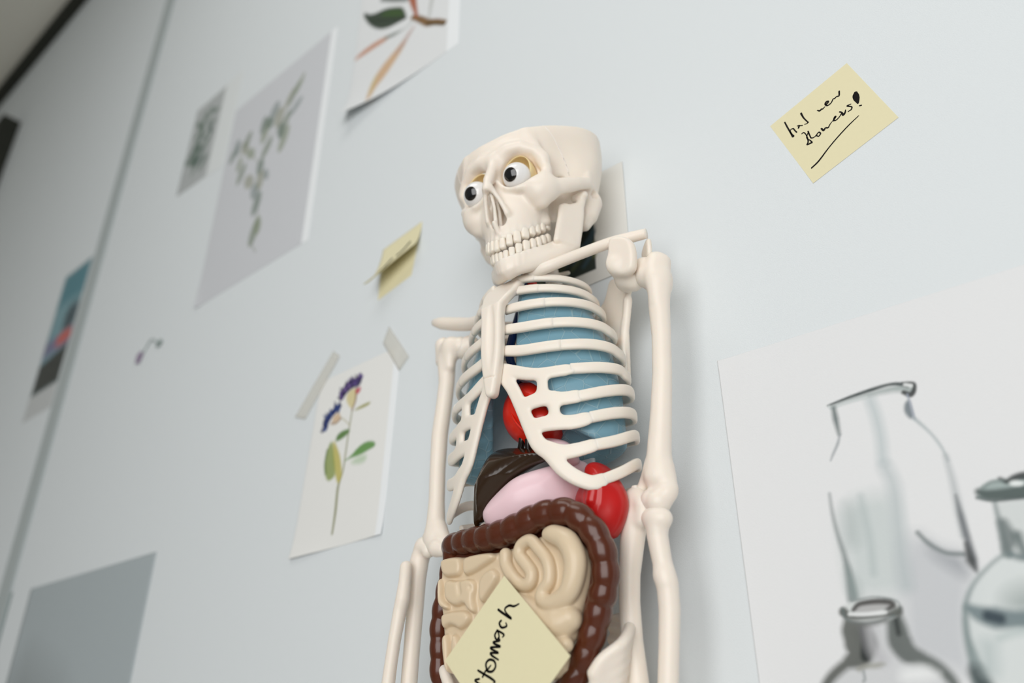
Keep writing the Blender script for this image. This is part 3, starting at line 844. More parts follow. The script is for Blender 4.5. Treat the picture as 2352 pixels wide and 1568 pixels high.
# small intestine: slab with winding tubes
SIP = [(-67.2,133.5),(-61.1,137.1),(-43.4,135.9),(-11.1,134.3),(6.2,135.2),(31.8,139.5),(43.1,143.0),(58.5,137.1),(69.6,124.7),(71.3,114.5),(69.6,104.0),(65.1,92.3),(62.0,85.6),(58.0,70.7),(51.1,64.5),(50.2,41.4),(-53.5,46.5),(-60.5,72.9),(-63.1,92.5),(-66.0,102.7)]
TUBES = [
    ([(4.4,100.0,129.8),(5.1,100.0,122.0),(11.6,100.0,112.5),(19.7,100.0,106.4),(26.5,100.0,106.9),(28.5,100.0,113.2),(23.0,100.0,120.5),(17.4,100.0,127.5),(19.3,100.0,133.9),(27.6,100.0,136.1),(34.9,100.0,129.2),(42.0,100.0,120.6),(44.2,100.0,113.0),(43.4,100.0,105.8),(38.2,100.0,100.1),(37.8,100.0,94.7),(45.9,100.0,91.2),(57.6,100.0,95.2),(63.6,100.0,104.2),(65.9,100.0,117.3),(60.1,100.0,130.1),(49.7,100.0,136.4),(44.9,100.0,137.6)], [4.7] * 5 + [4.6] * 10 + [5.4, 6.2, 6.8, 7.4, 8.0, 8.0, 7.0, 5.6]),
    ([(17.9,95.0,96.7),(25.2,95.0,88.6),(35.8,95.0,80.9),(47.4,95.0,79.0),(55.5,95.0,81.2)], [7, 9, 11, 11.5, 9]),
    ([(46.3,97.0,67.3),(54.1,97.0,65.0)], [5, 5]),
    ([(-42.2,97.0,61.3),(-18.4,97.0,69.6),(7.1,97.0,76.6),(25.3,97.0,68.1),(7.1,97.0,58.9),(-18.1,97.0,56.1)], [6] * 6),
]
BLOCKS = [
    [(-63.4,133.7),(-59.1,136.4),(-41.4,135.5),(-39.1,129.3),(-39.3,123.3),(-42.3,120.0),(-55.3,120.6),(-60.6,123.8)],
    [(-38.2,132.3),(-35.4,134.6),(-12.1,134.4),(-6.2,131.4),(-6.2,127.9),(-14.6,124.8),(-29.6,119.8),(-36.6,119.6),(-38.9,124.2)],
    [(-65.1,122.6),(-60.9,120.8),(-59.1,114.7),(-59.5,105.7),(-51.1,100.6),(-51.8,96.8),(-59.9,98.4),(-64.6,103.3)],
    [(-57.5,118.3),(-52.3,119.7),(-46.5,117.7),(-39.3,117.3),(-33.7,118.0),(-26.4,115.7),(-24.9,110.6),(-27.0,102.1),(-23.7,94.1),(-26.7,91.4),(-32.9,94.6),(-36.1,100.0),(-44.2,98.0),(-51.4,100.9),(-57.1,105.8)],
    [(-22.2,113.2),(-18.6,118.6),(-13.2,121.3),(-7.2,122.2),(-1.8,116.5),(-4.4,111.0),(-11.6,104.2),(-18.1,97.2),(-22.0,101.6)],
    [(-60.3,92.8),(-56.9,96.0),(-42.7,96.1),(-33.6,95.1),(-28.4,90.6),(-31.2,85.2),(-39.3,81.2),(-45.0,84.6),(-50.7,86.0),(-57.6,82.8)],
    [(-58.4,79.0),(-53.3,81.7),(-49.9,75.7),(-48.8,53.4),(-53.3,53.6),(-57.1,67.8)],
    [(-48.8,81.3),(-41.7,78.8),(-38.6,71.1),(-37.9,52.8),(-47.4,53.3)],
]
def build_si():
    P = smooth_poly(SIP, 2)
    S = Fld((P[:, 0].min() - 4, 78, P[:, 1].min() - 4), (P[:, 0].max() + 4, 112, P[:, 1].max() + 4), .85)
    S.pill(P, 90, 5, 7, 1)
    for b in BLOCKS: S.pill(smooth_poly(b, 2), 95, 3.4, 7.4, .8)
    for q in ([(-41.6,103.0,117.3),(-40.5,103.0,111.8),(-39.4,103.0,107.7)], [(-28.7,103.0,110.4),(-25.2,103.0,107.0),(-24.3,103.0,101.2)]): S.tube(q, 1.7, 1.5, cut=True)
    for pts, r in TUBES:
        q = spline(pts, 5) if len(pts) > 2 else np.array(pts, float)
        rr = np.interp(np.linspace(0, 1, len(q)), np.linspace(0, 1, len(r)), r)
        S.tube(q, rr, 1.2)
    return S
part('small_intestine', build_si(), INTEST, L, root, 2)

# clear plate behind the organs, from the ribs down to the hips
S = Fld((-78, 36, 96), (78, 48, 330), 1.6)
S.pill(smooth_poly([(-30, 326), (30, 326), (46, 285), (46, 215), (46, 150), (48, 100), (-48, 100), (-48, 150), (-74, 215), (-68, 285)], 2), 42, 2, 2, 1)
part('back_plate', S, CLEAR, L, root)

# ------------------------------------------------------------------ room
def struct(name, V, F, m, smooth=False):
    o = link(name, mesh(name, V, F, smooth), m); o['kind'] = 'structure'; return o
def box(lo, hi):
    (a, b, c), (d, e, f) = lo, hi
    V = [(a, b, c), (d, b, c), (d, e, c), (a, e, c), (a, b, f), (d, b, f), (d, e, f), (a, e, f)]
    return V, [(0, 3, 2, 1), (4, 5, 6, 7), (0, 1, 5, 4), (1, 2, 6, 5), (2, 3, 7, 6), (3, 0, 4, 7)]
WALL = mat('wall_paint', (223, 228, 230), .85, spec=.2, bump=.28, bscale=1000)
CEILM = mat('ceiling_paint', (226, 224, 214), .9)
FLOORM = mat('floor_grey', (186, 182, 176), .6, noise=.05, nscale=6)
SEAM = mat('seam_grey', (176, 184, 184), .8)
DARK = mat('dark_matte', (40, 42, 34), .7)
XL = -3.75; ZC = ZO + 2.52
struct('wall_back', *box((XL, 0, 0), (2.2, .1, ZC)), WALL)
struct('floor', *box((XL, -4, -.1), (2.2, .1, 0)), FLOORM)
struct('ceiling', *box((XL, -4, ZC), (2.2, .1, ZC + .1)), CEILM)
struct('wall_left', *box((XL - .1, -4, 0), (XL, .1, ZC)), CEILM)
struct('trim_1', *box((XL, -.04, ZC - .035), (2.2, -.0005, ZC)), DARK)
struct('trim_2', *box((-1.70, -.004, 0), (-1.65, -.0003, ZC - .035)), SEAM)
struct('dark_corner', *box((XL, -.06, ZO + 1.35), (-2.88, -.0005, ZO + 2.1)), DARK)  # plain dark block filling the upper left corner of the wall

# ------------------------------------------------------------------ papers
class Sheet:
    """a sheet of paper on the wall, painted on a fine grid; coordinates in mm on the wall"""
    def __init__(s, corners, res, base):
        # corners: lower-left, lower-right, upper-right, upper-left (x,z) mm
        s.c = np.array(corners, float)
        w = np.linalg.norm(s.c[1] - s.c[0]); h = np.linalg.norm(s.c[3] - s.c[0])
        s.nu, s.nv = int(w / res) + 2, int(h / res) + 2
        u, v = np.meshgrid(np.linspace(0, 1, s.nu), np.linspace(0, 1, s.nv), indexing='ij'); s.u, s.v = u, v
        P = (1 - u)[..., None] * ((1 - v)[..., None] * s.c[0] + v[..., None] * s.c[3]) + u[..., None] * ((1 - v)[..., None] * s.c[1] + v[..., None] * s.c[2])
        s.x, s.z = P[..., 0], P[..., 1]
        s.col = np.tile(lin(base), (s.nu, s.nv, 1)); s.y = np.full((s.nu, s.nv), .28)
    def _mix(s, a, c, m=None):
        col = lin(c)
        s.col += (col - s.col) * a[..., None]
    def line(s, pts, w, c, a=1.0, soft=.6, sm=True):
        P = np.array([p[:2] for p in pts], float)
        w = np.array(w if hasattr(w, '__len__') else [w] * len(P), float)
        if sm and len(P) > 2:
            t = np.linspace(0, 1, len(P)); P2 = spline(P, 6); w = np.interp(np.linspace(0, 1, len(P2)), t, w); P = P2
        best = np.full(s.x.shape, 1e9)
        for i in range(len(P) - 1):
            e = P[i + 1] - P[i]; h = np.clip(((s.x - P[i, 0]) * e[0] + (s.z - P[i, 1]) * e[1]) / max(e @ e, 1e-9), 0, 1)
            best = np.minimum(best, np.hypot(s.x - P[i, 0] - e[0] * h, s.z - P[i, 1] - e[1] * h) - .5 * (w[i] + (w[i + 1] - w[i]) * h))
        s._mix(a * np.clip(.5 - best / (2 * soft), 0, 1), c)
    def fill(s, pts, c, a=1.0, soft=.8, it=1, c2=None, ax=None):
        P = smooth_poly([p[:2] for p in pts], it) if it else np.array([p[:2] for p in pts], float)
        d = np.full(s.x.shape, 1e9); ins = np.zeros(s.x.shape, bool)
        for i in range(len(P)):
            p, q = P[i], P[(i + 1) % len(P)]; e = q - p
            h = np.clip(((s.x - p[0]) * e[0] + (s.z - p[1]) * e[1]) / max(e @ e, 1e-9), 0, 1)
            d = np.minimum(d, np.hypot(s.x - p[0] - e[0] * h, s.z - p[1] - e[1] * h))
            ins ^= ((p[1] > s.z) != (q[1] > s.z)) & (s.x < e[0] * (s.z - p[1]) / (e[1] if e[1] else 1e-9) + p[0])
        sd = np.where(ins, -d, d)
        al = a * np.clip(.5 - sd / (2 * soft), 0, 1)
        s._mix(al, c)
        if c2 is not None:
            g = (s.x - P[:, 0].min()) / np.ptp(P[:, 0]) if ax == 'x' else (s.z - P[:, 1].min()) / np.ptp(P[:, 1])
            s._mix(al * np.clip(g, 0, 1), c2)
    def build(s, name, m, curl=None, thick=.0003, parent=None, loc=None):
        y = s.y.copy()
        if curl is not None: y = y + curl(s.u, s.v)
        cen = s.c.mean(0) if loc is None else np.array(loc)
        V = np.stack([(s.x - cen[0]) / 1000, -y / 1000, (s.z - cen[1]) / 1000], -1).reshape(-1, 3)
        i = np.arange(s.nu * s.nv).reshape(s.nu, s.nv)
        F = np.stack([i[:-1, :-1], i[1:, :-1], i[1:, 1:], i[:-1, 1:]], -1).reshape(-1, 4)
        me = mesh(name, V, F)
        ca = me.color_attributes.new('Col', 'FLOAT_COLOR', 'POINT')
        ca.data.foreach_set('color', np.concatenate([s.col, np.ones(s.col.shape[:2] + (1,))], -1).astype(f32).ravel())
        o = link(name, me, m, parent)
        o.location = (cen[0] / 1000, 0, ZO + cen[1] / 1000)
        md = o.modifiers.new('Solidify', 'SOLIDIFY'); md.thickness = thick; md.offset = -1
        return o

def rect(x0, z0, x1, z1): return [(x0, z0), (x1, z0), (x1, z1), (x0, z1)]

# --- big pencil drawing of glass bottles
B0, B1 = [(-250.9,277.0),(-251.2,43.4)]
bs = Sheet(rect(B0[0], B0[1] - 420, B0[0] + 300, B0[1] + 1), .75, (228, 229, 230))
# rounded upper corner
G1, G2, G3, G4 = (98, 110, 110), (66, 76, 76), (34, 40, 40), (176, 188, 188)
# back bottle
bs.fill([(-179.5,149.6),(-150.7,153.0),(-143.2,144.8),(-146.2,118.3),(-145.3,86.3),(-181.9,89.5),(-181.6,110.5)], (196, 205, 204), .75, 8, 2)
bs.fill([(-177.1,149.2),(-168.7,147.6),(-168.2,131.1),(-171.2,120.2),(-181.4,121.8)], (168, 178, 177), .5, 6, 1)
bs.fill([(-135.4,123.8),(-127.4,113.6),(-112.5,107.0),(-109.1,94.7),(-117.8,71.8),(-122.2,37.6),(-142.4,47.3),(-156.9,56.3),(-153.2,81.2),(-146.6,116.5)], (194, 197, 201), .8, 8, 1)
bs.fill([(-131.6,117.8),(-123.4,109.5),(-112.7,106.2),(-112.8,92.6),(-120.9,98.8),(-130.2,108.7)], (150, 154, 160), .7, 5, 1)
bs.line([(-134.6,123.3),(-129.5,115.7),(-121.8,109.3),(-112.5,107.0)], 2.2, G1, .9, 1.5)
bs.line([(-145.1,214.7),(-143.8,203.2),(-143.8,187.5),(-145.6,172.5)], 5, (178, 190, 192), .8, 4)
bs.line([(-144.9,167.5),(-142.6,152.3),(-146.6,116.5),(-148.0,93.6)], 6, (178, 188, 190), .8, 5)
bs.line([(-164.1,151.6),(-163.5,126.5),(-165.5,102.9)], 3, (170, 182, 182), .6, 3)
bs.fill([(-173.0,218.8),(-142.9,221.2),(-124.7,221.0),(-117.8,220.0),(-116.2,215.5),(-118.8,211.8),(-125.7,216.3),(-141.7,217.8),(-162.5,217.5),(-171.5,216.3)], (150, 162, 160), .8, 2, 1)
bs.line([(-173.5,218.9),(-158.0,220.9),(-142.7,222.2),(-131.6,222.6),(-124.7,221.0),(-120.1,217.7)], [1.2, 2.2, 2.6, 2.0, 2.6, 1.5], G2, .95, .8)
bs.line([(-122.8,221.5),(-116.3,219.1),(-116.8,214.7),(-119.6,212.0),(-123.4,214.6)], [1, 2, 3, 4, 3], G3, .9, .8)
bs.line([(-121.5,219.6),(-118.3,217.9)], 2.2, (228, 230, 230), .9, .8)
bs.line([(-173.1,218.3),(-170.6,215.7),(-162.5,217.5),(-147.3,217.9)], 1.4, (206, 212, 212), .9, .8)
bs.line([(-170.1,215.9),(-170.1,208.1),(-169.8,196.8)], [3, 4, 2], G1, .9, 1.6)
bs.line([(-169.4,196.2),(-172.0,190.3),(-176.6,183.4),(-178.7,179.9)], [1.2, 2, 1.6, .8], (150, 156, 160), .8, 1)
bs.line([(-183.7,157.4),(-184.1,143.5),(-183.2,129.7),(-181.5,116.1),(-180.8,102.1),(-181.1,88.5)], [.8, 1.6, 2, 3, 5, 7], G1, .75, 1.8)
bs.fill([(-181.9,108.7),(-178.4,102.7),(-175.6,93.3),(-177.5,88.2),(-182.9,88.7)], (140, 156, 154), .6, 5, 1)
bs.fill([(-124.0,207.8),(-121.1,209.0),(-120.9,202.0),(-120.9,196.2),(-123.2,195.4),(-125.4,199.3),(-125.8,203.4)], (120, 130, 136), .95, 1.2, 1)
bs.line([(-121.6,212.6),(-121.1,207.0),(-120.7,195.2)], 1.2, (150, 158, 172), .9, .8)
bs.line([(-120.7,195.2),(-113.8,183.9),(-109.6,173.6),(-107.7,164.0)], [2.4, 1.6, 1.6, 1.4], (166, 176, 178), .8, 1)
bs.line([(-108.4,167.2),(-108.1,150.1),(-108.7,133.7),(-109.2,117.8)], [2, 3, 4, 4], (172, 178, 180), .8, 2.2)
bs.line([(-108.4,141.9),(-108.5,129.2),(-108.2,115.1),(-107.7,103.8),(-107.7,95.8)], [1, 3.5, 4, 4, 1], (112, 116, 120), .9, 1.4)
bs.line([(-109.6,112.7),(-109.5,103.2),(-108.4,97.9)], [2, 5, 2], G3, .8, 1.5)
# front bottle with the round lip
bs.fill([(-184.5,75.6),(-160.0,77.6),(-156.8,76.4),(-157.8,63.9),(-154.7,54.6),(-142.3,48.1),(-133.5,38.2),(-135.5,23.1),(-208.7,25.3),(-205.7,41.8),(-192.9,51.3),(-185.3,57.5)], (206, 208, 210), .9, 3, 1)
bs.line([(-184.5,75.6),(-183.0,69.4),(-181.7,62.4),(-183.9,55.8),(-192.9,51.3),(-202.3,45.1),(-208.1,38.6),(-210.5,30.3)], [10, 18, 20, 14, 6, 6, 6, 6], (78, 82, 76), .9, 2)
bs.line([(-179.4,71.7),(-179.3,63.1),(-180.1,54.7)], [3, 4, 6], G3, .9, 1.4)
bs.line([(-158.5,76.6),(-158.4,68.9),(-158.3,61.4),(-154.7,54.6),(-146.5,50.8),(-139.7,45.6),(-134.3,38.3),(-133.8,30.6)], [9, 12, 14, 12, 7, 7, 6, 5], (80, 88, 84), .88, 2.2)
bs.line([(-158.0,74.8),(-158.1,66.4)], 3, G3, .8, 1.4)
bs.line([(-174.7,70.4),(-174.1,60.1),(-171.2,53.2)], 8, (184, 184, 188), .7, 4)
bs.fill([(-187.1,48.4),(-180.5,50.5),(-168.3,50.6),(-174.0,48.0),(-181.8,48.5),(-185.7,46.6)], (146, 146, 134), .9, 1.8, 1)
bs.line([(-183.0,46.5),(-183.0,42.4),(-184.2,40.8)], 1.2, G1, .7, 1)
bs.fill([(-160.6,46.8),(-147.2,47.6),(-139.0,41.6),(-149.1,39.0),(-163.0,39.7)], (236, 238, 238), .9, 4, 1)
bs.fill([(-189.4,84.1),(-183.1,87.9),(-168.4,88.5),(-156.6,85.9),(-153.8,80.4),(-157.0,75.6),(-171.4,73.5),(-185.5,75.7),(-189.3,79.6)], (214, 218, 217), .95, 1.4, 2)
bs.fill([(-182.7,82.9),(-177.1,85.9),(-168.8,86.3),(-160.2,85.4),(-157.7,82.5),(-162.1,80.4),(-172.9,79.7),(-181.7,80.6)], (178, 178, 178), .95, 1.2, 2)
bs.line([(-182.3,82.4),(-178.0,85.5),(-168.9,86.1),(-160.3,85.0),(-158.1,82.6),(-163.0,80.0)], [2.4, 3, 3.4, 3.6, 4, 1.5], (64, 62, 60), .92, 1)
bs.line([(-188.5,81.7),(-184.9,78.7),(-176.9,77.5),(-166.2,77.3),(-156.4,78.5),(-154.3,80.4)], [6, 4, 3, 2, 5, 3], (70, 74, 68), .88, 1.2)
bs.line([(-185.1,80.1),(-176.6,79.1),(-165.9,79.0),(-163.2,79.2)], 2, (236, 238, 238), .9, .8)
bs.line([(-189.0,84.0),(-187.8,77.7),(-181.1,74.4),(-168.6,74.1),(-158.5,76.6)], 1.2, G1, .8, .9)
bs.line([(-184.8,74.3),(-176.0,73.1),(-164.2,74.6)], 3, (110, 112, 110), .7, 1.6)
bs.line([(-182.2,87.8),(-168.3,88.9),(-155.8,85.3),(-153.8,80.4)], .9, G1, .7, .7)
# right bottle, half out of the frame
bs.fill([(-88.4,134.5),(-73.1,134.2),(-44.2,128.6),(-52.8,97.6),(-91.2,104.8)], (206, 212, 211), .75, 3, 0)
bs.fill([(-91.2,104.8),(-80.7,104.9),(-59.4,98.5),(-52.6,74.4),(-61.5,38.8),(-81.4,18.7),(-118.5,19.7),(-121.4,37.6),(-121.7,61.7),(-118.2,78.3),(-110.9,90.7),(-98.3,100.8)], (212, 219, 218), .75, 3, 1)
bs.fill([(-96.9,79.3),(-88.3,83.9),(-77.6,83.5),(-72.6,75.9),(-81.2,69.8),(-93.4,72.6)], (140, 152, 150), .8, 9, 2)
bs.line([(-116.6,76.6),(-111.4,72.8),(-104.4,70.1),(-94.5,68.4),(-81.8,67.6),(-67.9,67.7)], [5, 9, 12, 9, 10, 8], (112, 128, 132), .9, 2)
bs.line([(-107.8,71.6),(-102.3,69.5)], 6, (50, 64, 74), .9, 1.6)
bs.line([(-91.4,104.0),(-99.5,99.3),(-110.1,90.6),(-116.6,81.5),(-119.7,72.0),(-121.2,60.9),(-120.7,49.8),(-120.0,37.5),(-117.4,27.0)], [1.4, 1.4, 1.8, 2.4, 3.4, 4, 6, 9, 9], (122, 138, 138), .85, 1.6)
bs.line([(-120.3,42.1),(-118.5,34.4)], 9, (54, 66, 68), .85, 3)
bs.line([(-104.8,59.5),(-97.8,61.3),(-90.4,61.8)], 3, (176, 190, 189), .7, 2.5)
bs.line([(-111.8,55.4),(-113.9,44.0)], 8, (178, 190, 190), .7, 5)
bs.line([(-89.0,133.7),(-89.3,121.5),(-89.6,111.3),(-90.0,103.8)], [2, 3, 4, 5], (130, 142, 142), .85, 1.4)
bs.line([(-87.8,121.2),(-87.0,112.6),(-89.1,107.0)], [6, 9, 6], (110, 120, 120), .85, 2)
bs.line([(-82.2,113.5),(-81.7,106.7),(-81.1,103.3)], 5, (90, 104, 104), .8, 2)
bs.line([(-87.9,103.1),(-81.8,100.5),(-73.1,100.5)], 4, (100, 116, 118), .8, 1.6)
bs.fill([(-97.1,139.7),(-93.9,144.5),(-86.9,146.7),(-79.3,146.0),(-69.8,146.7),(-54.1,144.3),(-55.4,134.2),(-73.1,134.2),(-89.8,135.2),(-97.2,137.5)], (160, 174, 172), .95, 1.6, 1)
bs.line([(-95.8,141.7),(-91.2,139.0),(-82.1,137.7),(-72.3,137.3),(-56.3,136.1)], [4, 6, 7, 8, 8], (76, 88, 86), .9, 1.4)
bs.line([(-97.4,138.4),(-89.8,135.2),(-79.1,134.4),(-64.4,133.4)], 1.6, (70, 82, 82), .9, .9)
bs.line([(-82.9,147.2),(-79.6,144.7),(-75.4,146.1),(-70.0,146.3),(-61.3,144.9)], [2, 3, 4, 5, 5], (40, 48, 48), .9, 1)
bs.fill([(-79.0,144.1),(-75.7,144.8),(-70.9,142.5),(-72.9,140.7),(-78.0,141.7)], (236, 240, 239), .95, 1, 1)
bs.line([(-93.3,143.5),(-87.9,146.0),(-82.4,145.8)], 2, (120, 134, 132), .8, 1)
o = bs.build('bottle_drawing', PAPER, lambda u, v: 1.0 * np.exp(-u / .03) + .3 * np.exp(-(1 - v) / .03))
tag(o, 'large white sheet with a pencil study of glass bottles, right of the skeleton model', 'drawing')

# --- flower study, A5
FL = [(-799.7,200.5),(-642.7,204.1),(-633.7,420.2),(-781.4,416.9)]
fs = Sheet(FL, .9, (233, 233, 230))
fs.fill([(FL[1][0] - 10, FL[1][1] - 4), (FL[1][0] + 4, FL[1][1] - 4), (FL[2][0] + 4, FL[2][1] + 4), (FL[2][0] - 10, FL[2][1] + 4)], (240, 243, 245), 1, 1.2, 0)  # light catching the right edge, painted as a pale strip
fs.line([(-726.9,218.5),(-725.2,244.2),(-725.0,270.9),(-718.9,289.1),(-717.3,308.6),(-715.4,336.6),(-712.9,360.8)], [3, 4, 4, 2.4, 2.4, 2.2, 2], (132, 134, 88), .9, 1.2)
fs.line([(-714.8,342.6),(-725.2,351.5),(-735.6,358.4)], 1.2, (170, 165, 120), .8, 1)
fs.fill([(-744.1,333.3),(-734.3,320.7),(-726.1,306.6),(-719.8,285.4),(-722.9,276.3),(-727.2,275.2),(-733.8,288.4),(-741.9,310.2)], (190, 180, 88), .9, 1.6, 1)
fs.fill([(-745.5,332.6),(-738.7,309.5),(-732.2,288.0),(-735.9,282.9),(-746.3,281.1),(-753.9,294.6),(-755.7,309.2),(-752.1,324.9)], (140, 156, 82), .9, 1.6, 1)
fs.line([(-753.0,320.9),(-754.4,304.9),(-751.2,292.1)], 3, (86, 112, 52), .8, 1.5)
fs.fill([(-738.5,327.8),(-738.1,335.0),(-729.5,339.0),(-715.7,338.7),(-713.6,334.0),(-722.0,330.0),(-730.9,328.0)], (84, 124, 56), .95, 1.6, 1)
fs.fill([(-720.4,299.4),(-706.3,304.1),(-695.6,311.5),(-681.6,315.1),(-667.0,311.6),(-664.9,305.3),(-677.3,303.3),(-691.2,300.7),(-705.9,301.0)], (96, 146, 72), .95, 1.6, 1)
fs.fill([(-707.9,294.6),(-696.9,300.0),(-679.7,300.0),(-678.7,292.0),(-689.8,289.6)], (176, 200, 166), .7, 3, 1)
fs.fill([(-711.1,359.3),(-699.5,362.4),(-680.4,363.4),(-681.4,359.6),(-696.0,358.4)], (150, 148, 62), .9, 1.4, 1)
fs.fill([(-728.3,382.1),(-718.6,390.2),(-705.8,386.5),(-708.4,372.3),(-713.0,361.9),(-721.8,369.6)], (214, 202, 154), .95, 1.4, 1)
fs.line([(-708.9,387.4),(-708.4,372.3),(-713.0,361.9)], 3, (130, 86, 52), .8, 1.4)
fs.fill([(-739.2,382.0),(-737.9,393.6),(-723.4,402.5),(-701.7,401.5),(-699.4,395.3),(-704.5,388.2),(-715.5,390.4),(-727.3,386.2),(-734.1,379.4)], (52, 40, 86), .97, 1.6, 1)
fs.fill([(-737.2,389.0),(-729.0,397.6),(-710.6,399.8),(-713.1,395.1),(-725.0,392.0)], (120, 104, 156), .6, 2, 1)
fs.fill([(-711.8,386.1),(-701.5,388.4),(-699.8,382.6),(-706.2,378.4)], (192, 74, 92), .9, 1.4, 1)
fs.fill([(-766.2,351.4),(-765.1,364.0),(-752.0,372.5),(-736.5,374.7),(-735.7,369.1),(-746.1,365.5),(-755.9,357.4),(-757.4,347.1),(-763.8,347.0)], (42, 60, 118), .97, 1.6, 1)
fs.fill([(-751.0,356.1),(-747.4,363.7),(-736.6,365.1),(-733.6,355.8),(-742.5,352.8)], (206, 176, 140), .85, 1.6, 1)
fs.line([(-750.6,353.8),(-740.9,352.4),(-733.6,355.8)], 3, (150, 110, 66), .8, 1.4)
fs.line([(-735.3,380.8),(-730.4,390.3),(-719.5,397.0),(-702.9,399.0)], [3, 7, 8, 6], (54, 42, 92), .95, 1.4)
fs.line([(-733.2,383.5),(-725.0,392.0),(-712.9,393.9)], [2, 4, 3], (30, 24, 60), .8, 1.2)
fs.line([(-763.1,348.5),(-759.7,360.5),(-748.2,368.2),(-737.7,372.2)], [4, 7, 7, 4], (44, 64, 124), .95, 1.4)
fs.line([(-761.1,350.1),(-755.0,361.4),(-743.5,369.1)], [2, 3, 2], (26, 34, 80), .8, 1.2)
arc1, arc2 = [(-736.6,381.2),(-732.4,390.9),(-720.2,397.2),(-702.0,399.4)], [(-763.7,348.2),(-759.7,360.5),(-748.2,368.2),(-736.5,372.3)]
for arc, cols in ((arc1, ((44, 34, 84), (92, 72, 138), (26, 20, 52), (120, 96, 150))), (arc2, ((40, 58, 118), (28, 36, 84), (70, 92, 150), (34, 44, 96)))):
    q = spline(arc, 8)
    for i, p in enumerate(q):
        for k in range(2):
            a = RNG.random() * 1.6 + 1.2; ln = 3 + 6 * RNG.random(); px_, pz_ = p + RNG.normal(0, 1.6, 2)
            fs.line([(px_, pz_), (px_ + ln * math.cos(a), pz_ + ln * math.sin(a))], [4.2, 1.6], cols[(i + k) % 4], .8, .8)
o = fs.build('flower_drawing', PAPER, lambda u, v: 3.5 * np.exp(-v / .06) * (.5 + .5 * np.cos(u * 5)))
tag(o, 'small white sheet with a watercolour blue flower, taped at its top corners', 'drawing')
def tape(pts, y, label):
    s = Sheet(pts, 6, (238, 236, 228)); s.y[:] = y
    o = s.build('tape_strip', TAPE2, lambda u, v: .2 * np.sin(u * 9), .0002)
    return tag(o, label, 'tape')
TAPE2 = colour_attr_mat('tape_film', .5, 0.0)
def see_through(m, f):
    nt = m.node_tree; b = nt.nodes['Principled BSDF']; b.inputs['Alpha'].default_value = f
see_through(TAPE2, .42)
tape([(-828.5,381.8),(-805.0,373.4),(-747.0,442.5),(-762.0,454.3)], 1.2, 'translucent masking tape strip on the upper left corner of the blue flower sheet')
tape([(-665.9,432.7),(-633.5,387.1),(-618.1,400.2),(-657.3,452.9)], 1.2, 'translucent masking tape strip on the upper right corner of the blue flower sheet')

# --- magnolia-like branch, at the top edge
MG = [(-794.7,849.0),(-585.4,848.3)]
mx0, mz0, mx1 = MG[0][0], MG[0][1], MG[1][0]
ms = Sheet(rect(mx0, mz0, mx1 + 24, mz0 + 297), 1.2, (226, 228, 229))
ms.fill([(-784.8,1069.2),(-783.9,1078.8),(-770.9,1063.8),(-754.4,1053.2),(-728.0,1045.0),(-701.4,1027.4),(-686.2,1015.6),(-678.7,998.3),(-673.3,981.9),(-697.6,987.7),(-718.4,993.7),(-740.6,1007.1),(-765.1,1034.1)], (34, 52, 32), .97, 2.5, 1)
ms.fill([(-736.1,1042.2),(-705.4,1026.6),(-685.6,1009.4),(-678.0,990.1),(-707.9,1010.9),(-737.2,1033.1)], (58, 88, 34), .8, 5, 1)
ms.line([(-766.1,1043.0),(-720.7,1015.7),(-675.4,983.4)], 3, (26, 36, 22), .7, 2)
ms.line([(-661.1,974.5),(-644.6,958.3),(-624.4,935.8),(-607.4,924.9),(-590.6,910.6)], [8, 11, 13, 10, 9], (120, 82, 20), .95, 2)
ms.line([(-628.1,936.8),(-590.5,908.2)], 5, (70, 56, 16), .8, 2)
ms.line([(-651.1,969.7),(-656.5,988.8),(-662.1,1010.3),(-665.4,1026.5)], [6, 9, 14, 18], (164, 84, 44), .95, 2.5)
ms.line([(-623.3,946.8),(-621.1,968.9),(-618.7,989.4)], [6, 9, 10], (196, 198, 196), .9, 2.5)
ms.line([(-739.8,1075.0),(-707.6,1048.0),(-677.1,1025.2)], 8, (96, 104, 100), .9, 3)
ms.fill([(-677.4,1028.2),(-735.4,1074.0),(-766.7,1119.7),(-735.6,1115.6),(-688.7,1065.0)], (70, 92, 60), .9, 3, 1)
ms.fill([(-799.0,978.0),(-780.5,986.4),(-742.1,984.1),(-712.2,973.9),(-715.5,966.9),(-744.7,970.7),(-776.8,974.2)], (196, 146, 120), .95, 3, 1)
ms.fill([(-729.0,978.5),(-712.3,974.9),(-679.4,963.0),(-695.2,963.4),(-711.6,967.8)], (76, 92, 78), .9, 3, 1)
ms.line([(-660.3,965.5),(-675.4,961.9),(-685.4,964.6)], 4, (186, 190, 188), .8, 3)
ms.fill([(-741.6,852.6),(-745.5,876.1),(-740.0,897.4),(-724.0,915.6),(-699.5,927.8),(-680.9,936.4),(-669.4,937.3),(-675.7,921.8),(-693.4,905.5),(-711.2,889.1),(-729.5,876.4),(-735.2,857.3)], (206, 172, 136), .95, 4, 1)
ms.fill([(-698.7,920.0),(-680.9,936.4),(-662.9,950.8),(-651.6,951.6),(-665.5,936.3),(-679.4,920.9)], (186, 160, 152), .8, 4, 1)
ms.fill([(-741.9,863.2),(-741.3,891.1),(-731.4,909.7),(-731.7,895.6),(-737.0,872.4)], (196, 186, 128), .7, 3, 1)
ms.fill(rect(mx1 + 2, mz0 - 5, mx1 + 30, mz0 + 300), (240, 243, 245), 1, 1.5, 0)  # brightly lit right edge of the sheet, painted into its colour
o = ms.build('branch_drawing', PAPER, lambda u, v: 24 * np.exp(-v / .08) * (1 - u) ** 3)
tag(o, 'white sheet at the top edge with a painted dark green leaf and orange-brown petals', 'drawing')

